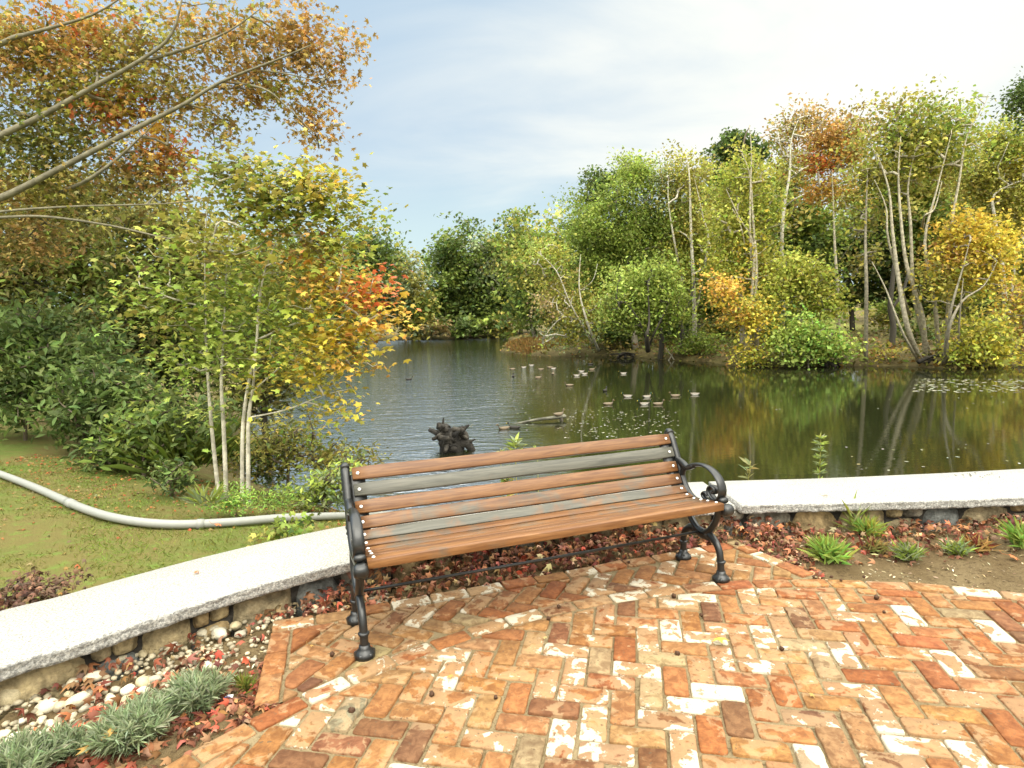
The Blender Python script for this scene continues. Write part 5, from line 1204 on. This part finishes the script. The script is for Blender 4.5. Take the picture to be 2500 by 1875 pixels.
# ================================================================== SMALL THINGS ON THE PATIO AND COPING
def seed_pod(px, label):
    p = at(*px, 0)
    if seed_pod.me is None:
        mb = MB(); import bmesh
        bm = bmesh.new(); bmesh.ops.create_icosphere(bm, subdivisions=2, radius=.0115)
        vv = [v.co.copy() for v in bm.verts]; ffc = [tuple(v.index for v in f.verts) for f in bm.faces]; bm.free()
        mb.add([v * (1 + (.28 if i % 2 else 0)) for i, v in enumerate(vv)], ffc, (.06, .028, .013))
        for v in vv[::3]:
            d = v.normalized(); a = d.orthogonal().normalized() * .0022; b = d.cross(a)
            mb.add([v + a, v - a * .5 + b, v - a * .5 - b, v + d * .0062], [(0, 1, 3), (1, 2, 3), (2, 0, 3)], (.05, .023, .012))
        tube(mb, [(0, 0, .010), (.008, .004, .022), (.020, .006, .026)], .0009, 4, (.10, .06, .03))
        o = mb.build('seed_pod', PLAIN); seed_pod.me = o.data
    else:
        o = bpy.data.objects.new('seed_pod', seed_pod.me); COL.objects.link(o)
    o.location = (p[0], p[1], .009); o.rotation_euler = (rng.uniform(-.6, .6), rng.uniform(-.6, .6), rng.uniform(0, 6)); s_ = rng.uniform(.55, 1.0); o.scale = (s_,) * 3
    tag(o, label, 'seed pod', 'spiky seed pods dropped on the bricks')
seed_pod.me = None
def p5(x, y): return (1600 + x * .467, 1100 + y * .467)
def p3(x, y): return (1000 + x * .226, 1350 + y * .226)
for q, lb in [(p5(1155, 775), 'round dark seed pod farthest right of the upper pair on the open bricks'), (p5(1195, 853), 'dark seed pod just below right of the upper pair on the open bricks'), (p5(660, 1045), 'dark seed pod with a curled stalk in the middle of the right hand bricks'),
              (p5(920, 668), 'largest dark seed pod on the back brick edging beside the soil'), (p5(828, 668), 'small dark seed pod left of the largest one on the back edging'), (p5(1090, 668), 'dark seed pod on the back edging in front of the dull green plant'),
              (p5(115, 1070), 'seed pod on the bricks below the right front bench leg'), (p5(425, 495), 'tiny seed pod at the corner of the brick edging behind the bench leg'), (p5(240, 868), 'tiny black seed pod on a pale brick below the right bench foot'), (p5(97, 768), 'tiny seed pod on the bricks left of the right bench foot'), (p5(970, 685), 'brown seed pod touching the soil beside the back edging'),
              (p3(1610, 595), 'dark seed pod behind the whitest brick under the bench'), (p3(1500, 725), 'dark seed pod resting on the whitest brick'), (p3(240, 1550), 'seed pod on the bricks left of the upright white brick'), (p3(930, 1580), 'tiny black seed pod right of the upright white brick'),
              ((600 + 1145 * .226, 1380 + 1590 * .226), 'reddish brown seed pod with a long stalk in front of the left bench foot'), ((600 + 935 * .226, 1380 + 980 * .226), 'small black seed pod on the pale brick left of the front bench foot'), ((600 + 2010 * .226, 1380 + 1410 * .226), 'brown seed pod on a grey brick right of the left bench foot'),
              ((800 + 1548 * .4747, 1000 + 792 * .4747), 'dark seed pod on the inner edging near the right rear bench foot')]:
    seed_pod(q, lb)
def one_leaf(px, z, label, c, s_, tpl=STAR, tilt=.15):
    p = at(px[0], px[1], z); T, F = tpl
    mb = MB(); mb.add([(v[0] * s_, v[1] * s_, v[2] * s_ * .8 + s_ * .32) for v in T], F, color(c) * .9)
    tube(mb, [(0, -.3 * s_, .3 * s_), (.1 * s_, -1.1 * s_, .12 * s_), (.2 * s_, -1.6 * s_, .02)], .0011, 4, color(c) * .7)
    o = mb.build('fallen_leaf', DRY); o.location = (p[0], p[1], z + .004); o.rotation_euler = (rng.normal(0, tilt), rng.normal(0, tilt), rng.uniform(0, 6)); tag(o, label, 'leaf', 'single fallen leaves')
one_leaf(p5(340, 1005), .002, 'curled golden brown star leaf on the bricks below the right bench leg', 'gold', .05)
one_leaf(p5(1140, 1835) if False else (1100, 1655), .002, 'brown star leaf on the bricks in front of the bench', 'rust', .022)
one_leaf(c7(350, 820), -.005, 'pale orange star leaf on the soil below the bushy green plant', 'tan', .04)
one_leaf(c7(2100, 790), -.005, 'bright red leaf on the soil near the right edge', 'red', .045)
one_leaf(c7(870, 770), .0, 'pale yellow leaf standing on the soil between the small plants', 'pale', .035)
one_leaf(c7(425, 232), .203, 'small brown leaf lying on the right hand coping', 'brown', .022, OVAL)
one_leaf((530, 1285), .08, 'red leaf on the lawn beside the grey pipe', 'red', .04)
one_leaf(c3(700, 1430), .06, 'rust star leaf caught in the lavender', 'rust', .04)
one_leaf(c3(560, 1530), .02, 'pinkish brown star leaf between the lavender clumps', 'rust', .045)
for q_, lb_, c_, sz_ in [((1330, 1560), 'small tan leaf on the bricks in the middle of the patio', 'tan', .018), ((760, 1580), 'tiny rust leaf on the bricks left of the bench', 'rust', .016), ((2080, 1490), 'tiny brown leaf on the pale bricks at the right', 'brown', .016), ((1980, 1700), 'small curled brown leaf near the lower right of the patio', 'brown', .02),
                         ((480, 1400), 'small red leaf lying on the left hand coping', 'red', .02)]:
    one_leaf(q_, .203 if q_[0] == 480 else .002, lb_, c_, sz_)
x0 = at(*c7(1750, 40), .203)
P = x0 + np.stack([rng.normal(0, .09, 26), rng.normal(0, .04, 26), np.full(26, .004)], 1)
o = leaves('dark_crumbs', P, rng.uniform(.004, .012, 26), jitter((.03, .022, .015), 26), CURL, DRY, up=.8); tag(o, 'dark crumbs of dirt on the coping', kind='stuff')

# ================================================================== BEHIND THE WALL
def weed(label, px, Y, h, cols, nl, leaf, name='weed', lean=(0, 0)):
    b = atY(px[0], px[1], Y); b[2] = float(ground_z(b[0], b[1])[0]); top = atY(px[0], px[1], Y)[2] - b[2]
    r_ = empty(name, tuple(b)); tag(r_, label, 'plant', 'weeds standing behind the wall'); mb = MB(); st = crom([(0, 0, -.05), (lean[0] * .4, 0, top * .5), (lean[0], lean[1], top)], 8); tube(mb, st, list(np.linspace(.006, .002, len(st))), 5, color('olive'))
    mb.build('stem', PLAIN, r_)
    L0 = np.array(st)[len(st) // 3:]; Cq, Dq = [], []
    zz0 = top - h
    for _ in range(nl):
        t_ = rng.uniform(max(.05, zz0 / top), 1.0); i = min(int(t_ * (len(st) - 1)), len(st) - 1); a = rng.uniform(0, 6.28)
        d = np.array([math.cos(a), math.sin(a) * .7, rng.uniform(.1, .9)]); d /= np.linalg.norm(d); Cq.append(st[i]); Dq.append(d)
    blades_dir('foliage', np.array(Cq), np.array(Dq), rng.uniform(.6, 1.1, nl) * leaf, jitter(np.array([color(k) for k in cols])[rng.integers(0, len(cols), nl)], nl, .15, .05), LEAF, r_, 3.0)
weed('tall feathery pale green weed rising behind the right hand coping', (2004, 1060), 5.4, .40, ['ltgreen', 'greygreen'], 130, .075)
weed('leafy pale sprig rising behind the coping just right of the bench arm', (1815, 1125), 5.0, .17, ['tan', 'pale', 'greygreen'], 14, .10, lean=(.06, 0))
weed('pale green leafy weed showing above the middle of the bench back', (1258, 1068), 5.6, .28, ['ltgreen', 'greygreen'], 40, .12)
weed('small pale weed left of the leafy one above the bench back', (1222, 1095), 5.6, .16, ['pale', 'tan', 'greygreen'], 20, .08)
weed('short pale weed right of the leafy one above the bench back', (1312, 1092), 5.6, .12, ['ltgreen', 'pale'], 18, .08)
weed('dark leaved weed seen between the bench slats', (1240, 1165), 5.4, .2, ['olive', 'green'], 40, .10)
# pale boulder at the end of the pipe, seen past the left end of the bench
p = at(855, 1252, .06); p[2] = float(ground_z(p[0], p[1])[0]) + .05
o = bpy.data.objects.new('boulder', cob[0]); COL.objects.link(o); o.location = (p[0] + .18, p[1] + .12, p[2]); o.scale = (.30, .22, .11); tag(o, 'flat pale cream boulder behind the bench at the end of the grey pipe', 'stone')

# drowned stump with its root plate, and a half sunk log
p = at(1105, 1098, WZ); sr = empty('tree_stump', tuple(p)); tag(sr, 'black gnarled dead stump sticking out of the pond behind the bench', 'stump')
mb = MB(); dk = (.016, .014, .011)
tube(mb, crom([(.0, 0, -.3), (-.02, 0, .2), (-.06, .05, .42)], 5), list(np.linspace(.30, .16, 11)), 12, dk)
for k in range(46):
    a = rng.uniform(0, 6.28); z0 = rng.uniform(.0, .42); o_ = np.array([math.cos(a) * .12, math.sin(a) * .12, z0])
    dd = np.array([math.cos(a), math.sin(a), rng.uniform(-.4, 1.0)]); L = rng.uniform(.08, .24)
    q1 = o_ + dd * L * .5 + rng.normal(0, .04, 3); q2 = o_ + dd * L + rng.normal(0, .07, 3)
    tube(mb, crom([o_, q1, q2], 4), list(np.linspace(rng.uniform(.05, .11), rng.uniform(.015, .05), 9)), 7, np.array(dk) * rng.uniform(.6, 3.5))
tube(mb, crom([(-.12, 0, .35), (-.17, 0, .52), (-.16, .02, .66)], 4), list(np.linspace(.05, .012, 9)), 6, np.array(dk) * 1.8)
tube(mb, crom([(.12, -.05, .12), (.30, -.08, .14), (.42, -.05, -.05)], 4), list(np.linspace(.12, .07, 9)), 8, np.array(dk) * 1.2)
mb.build('root_plate', WETWOOD, sr, smooth=True)
pa, pb = at(1245, 1036, WZ - .01), atY(1378, 1016, at(1378, 1026, WZ)[1]); lr = empty('sunken_log', tuple(pa)); tag(lr, 'half sunk grey log slanting up out of the water', 'log')
mb = MB(); dv = pb - pa; tube(mb, [(0, 0, -.02), tuple(dv * .5 + np.array([0, 0, .02])), tuple(dv * .85), tuple(dv), tuple(dv * 1.01 + np.array([.03, 0, -.01]))], [.025, .035, .045, .06, .03], 10, (.12, .115, .085))
mb.build('trunk', WETWOOD, lr, smooth=True)
m2 = MB(); tube(m2, [dv * .94, dv * .95 + np.array([.02, .02, -.5])], [.05, .04], 7, (.07, .06, .045)); m2.build('broken_limb', WETWOOD, lr, smooth=True)

# ducks
def duck_mesh(kind):
    mb = MB()
    hen = kind == 'hen'
    cb, cr, ch, ct, cl = ((.15, .115, .075), (.10, .078, .05), (.12, .09, .055), (.15, .12, .08), (.22, .15, .04)) if hen else ((.44, .42, .38), (.11, .085, .06), (.012, .045, .028), (.02, .02, .02), (.50, .36, .05))
    if kind == 'black': cb, cr, ch, ct = (.03, .027, .022), (.025, .022, .018), (.02, .02, .018), (.02, .018, .016)
    prof = [(-.27, .075, .008, ct), (-.23, .055, .035, ct), (-.16, .035, .075, cb), (-.06, .02, .098, cb), (.05, .02, .098, cb), (.13, .03, .078, cr), (.175, .065, .052, cr), (.185, .115, .036, ch), (.19, .150, .033, ch), (.20, .178, .040, ch), (.222, .190, .040, ch), (.245, .186, .026, ch), (.255, .180, .014, cl), (.285, .170, .013, cl), (.305, .166, .006, cl)]
    V, Fq, Cc = [], [], []
    n = 12
    for i, (x, z, r_, c) in enumerate(prof):
        for k in range(n):
            a = 2 * math.pi * k / n; up_ = math.sin(a)
            zz_ = z + r_ * up_ * (.80 if x < .15 else 1.0); col = c
            if x < .15 and up_ > .45 and not hen and kind != 'black': col = (.17, .145, .115)
            V.append((x, r_ * math.cos(a), zz_)); Cc.append(col)
    for i in range(len(prof) - 1):
        for k in range(n): Fq.append((i * n + k, i * n + (k + 1) % n, (i + 1) * n + (k + 1) % n, (i + 1) * n + k))
    Fq += [tuple(range(n))[::-1], tuple((len(prof) - 1) * n + k for k in range(n))]
    mb.add(V, Fq, Cc); o = mb.build('duck', FEATHER, smooth=True); me = o.data; bpy.data.objects.remove(o); return me
DM = {k: duck_mesh(k) for k in ('drake', 'hen', 'black')}
def duck(px, kind, label, head, z=None, s_=.66):
    p = at(px[0], px[1], WZ) if z is None else z
    o = bpy.data.objects.new('duck', DM[kind]); COL.objects.link(o); o.location = (p[0], p[1], p[2] + .005); o.rotation_euler = (0, 0, R(head)); o.scale = (s_,) * 3
    tag(o, label, 'duck', 'ducks on the pond')
for q, k, lb, h in [((1531, 969), 'drake', 'pale sided drake leftmost of the near row of four', 175), ((1580, 970), 'drake', 'dark headed drake second from left in the near row of four', 20), ((1647, 968), 'hen', 'brown hen third in the near row of four', 170), ((1695, 964), 'drake', 'pale drake at the right end of the near row of four', 165),
                    ((1486, 988), 'hen', 'brown hen leaving a wake left of the near row', 10), ((1571, 988), 'drake', 'white sided drake in front of the near row', 185), ((1608, 988), 'hen', 'brown hen leaving a wake in front of the near row', 5), ((1477, 955), 'black', 'dark duck alone above the brown hen with a wake', 60),
                    ((1407, 918), 'drake', 'pale drake leftmost of the middle trio', 170), ((1428, 914), 'drake', 'pale drake right of the middle trio', 15), ((1419, 908), 'drake', 'pale drake farthest of the middle trio', 160), ((1521, 913), 'drake', 'white drake alone in dark water right of the trio', 175), ((1315, 923), 'hen', 'dark hen alone left of the middle trio', 20), ((1446, 903), 'hen', 'brown hen swimming beyond the middle trio', 10),
                    ((1352, 901), 'drake', 'pale drake right of the far pair near the reeds', 10), ((1342, 898), 'hen', 'hen close beside the pale drake near the reeds', 190), ((1320, 903), 'hen', 'hen left of the far pair near the reeds', 170), ((1278, 898), 'drake', 'small pale drake far left of the reeds group', 180), ((1297, 893), 'drake', 'small pale drake farthest away by the spit', 165), ((1250, 902), 'hen', 'small dark hen leftmost on the ruffled water', 185),
                    ((1253, 920), 'black', 'small black duck on the ruffled water below the leftmost hen', 90), ((1389, 942), 'hen', 'brown hen midway between the trio and the log', 170), ((1350, 914), 'hen', 'pale brown duck just below the far pair', 80), ((999, 927), 'black', 'dark duck alone far left beside the orange maple leaves', 10), ((1441, 890), 'black', 'black duck close under the shaded bank', 170)]:
    duck(q, k, lb, h)
duck((1229, 1048), 'hen', 'light brown duck floating left of the black one near the stump', 200, s_=.62)
duck((1255, 1046), 'black', 'black duck floating at the low end of the log', 160, s_=.66)
pt = pa + (pb - pa) * .90; pt[2] += .05
duck(None, 'hen', 'brown duck perched on the raised end of the log', 30, z=pt, s_=.66)

# floating leaves and lily pads (nobody could count them)
P, S_ = [], []
for (x0_, x1_, y0_, y1_, nn) in ((930, 1420, 858, 985, 420), (1380, 1660, 1000, 1070, 260), (1150, 1500, 905, 1050, 120), (1500, 2480, 905, 1000, 60), (1250, 1640, 874, 892, 200), (2230, 2500, 925, 958, 260), (2000, 2500, 1080, 1150, 24)):
    for _ in range(nn):
        P.append(at(rng.uniform(x0_, x1_), rng.uniform(y0_, y1_), WZ + .006)); S_.append(rng.uniform(.02, .055) * (2.0 if y0_ == 925 else 1))
o = leaves('floating_leaves', np.array(P), np.array(S_), jitter(np.array([(.26, .25, .17), (.22, .22, .10), (.32, .31, .26)])[rng.integers(0, 3, len(P))], len(P), .2, .05), (OVAL[0] * np.array([1.3, .8, .1]), OVAL[1]), DRY, up=.985); tag(o, 'pale leaves and lily pads floating on the pond', kind='stuff')
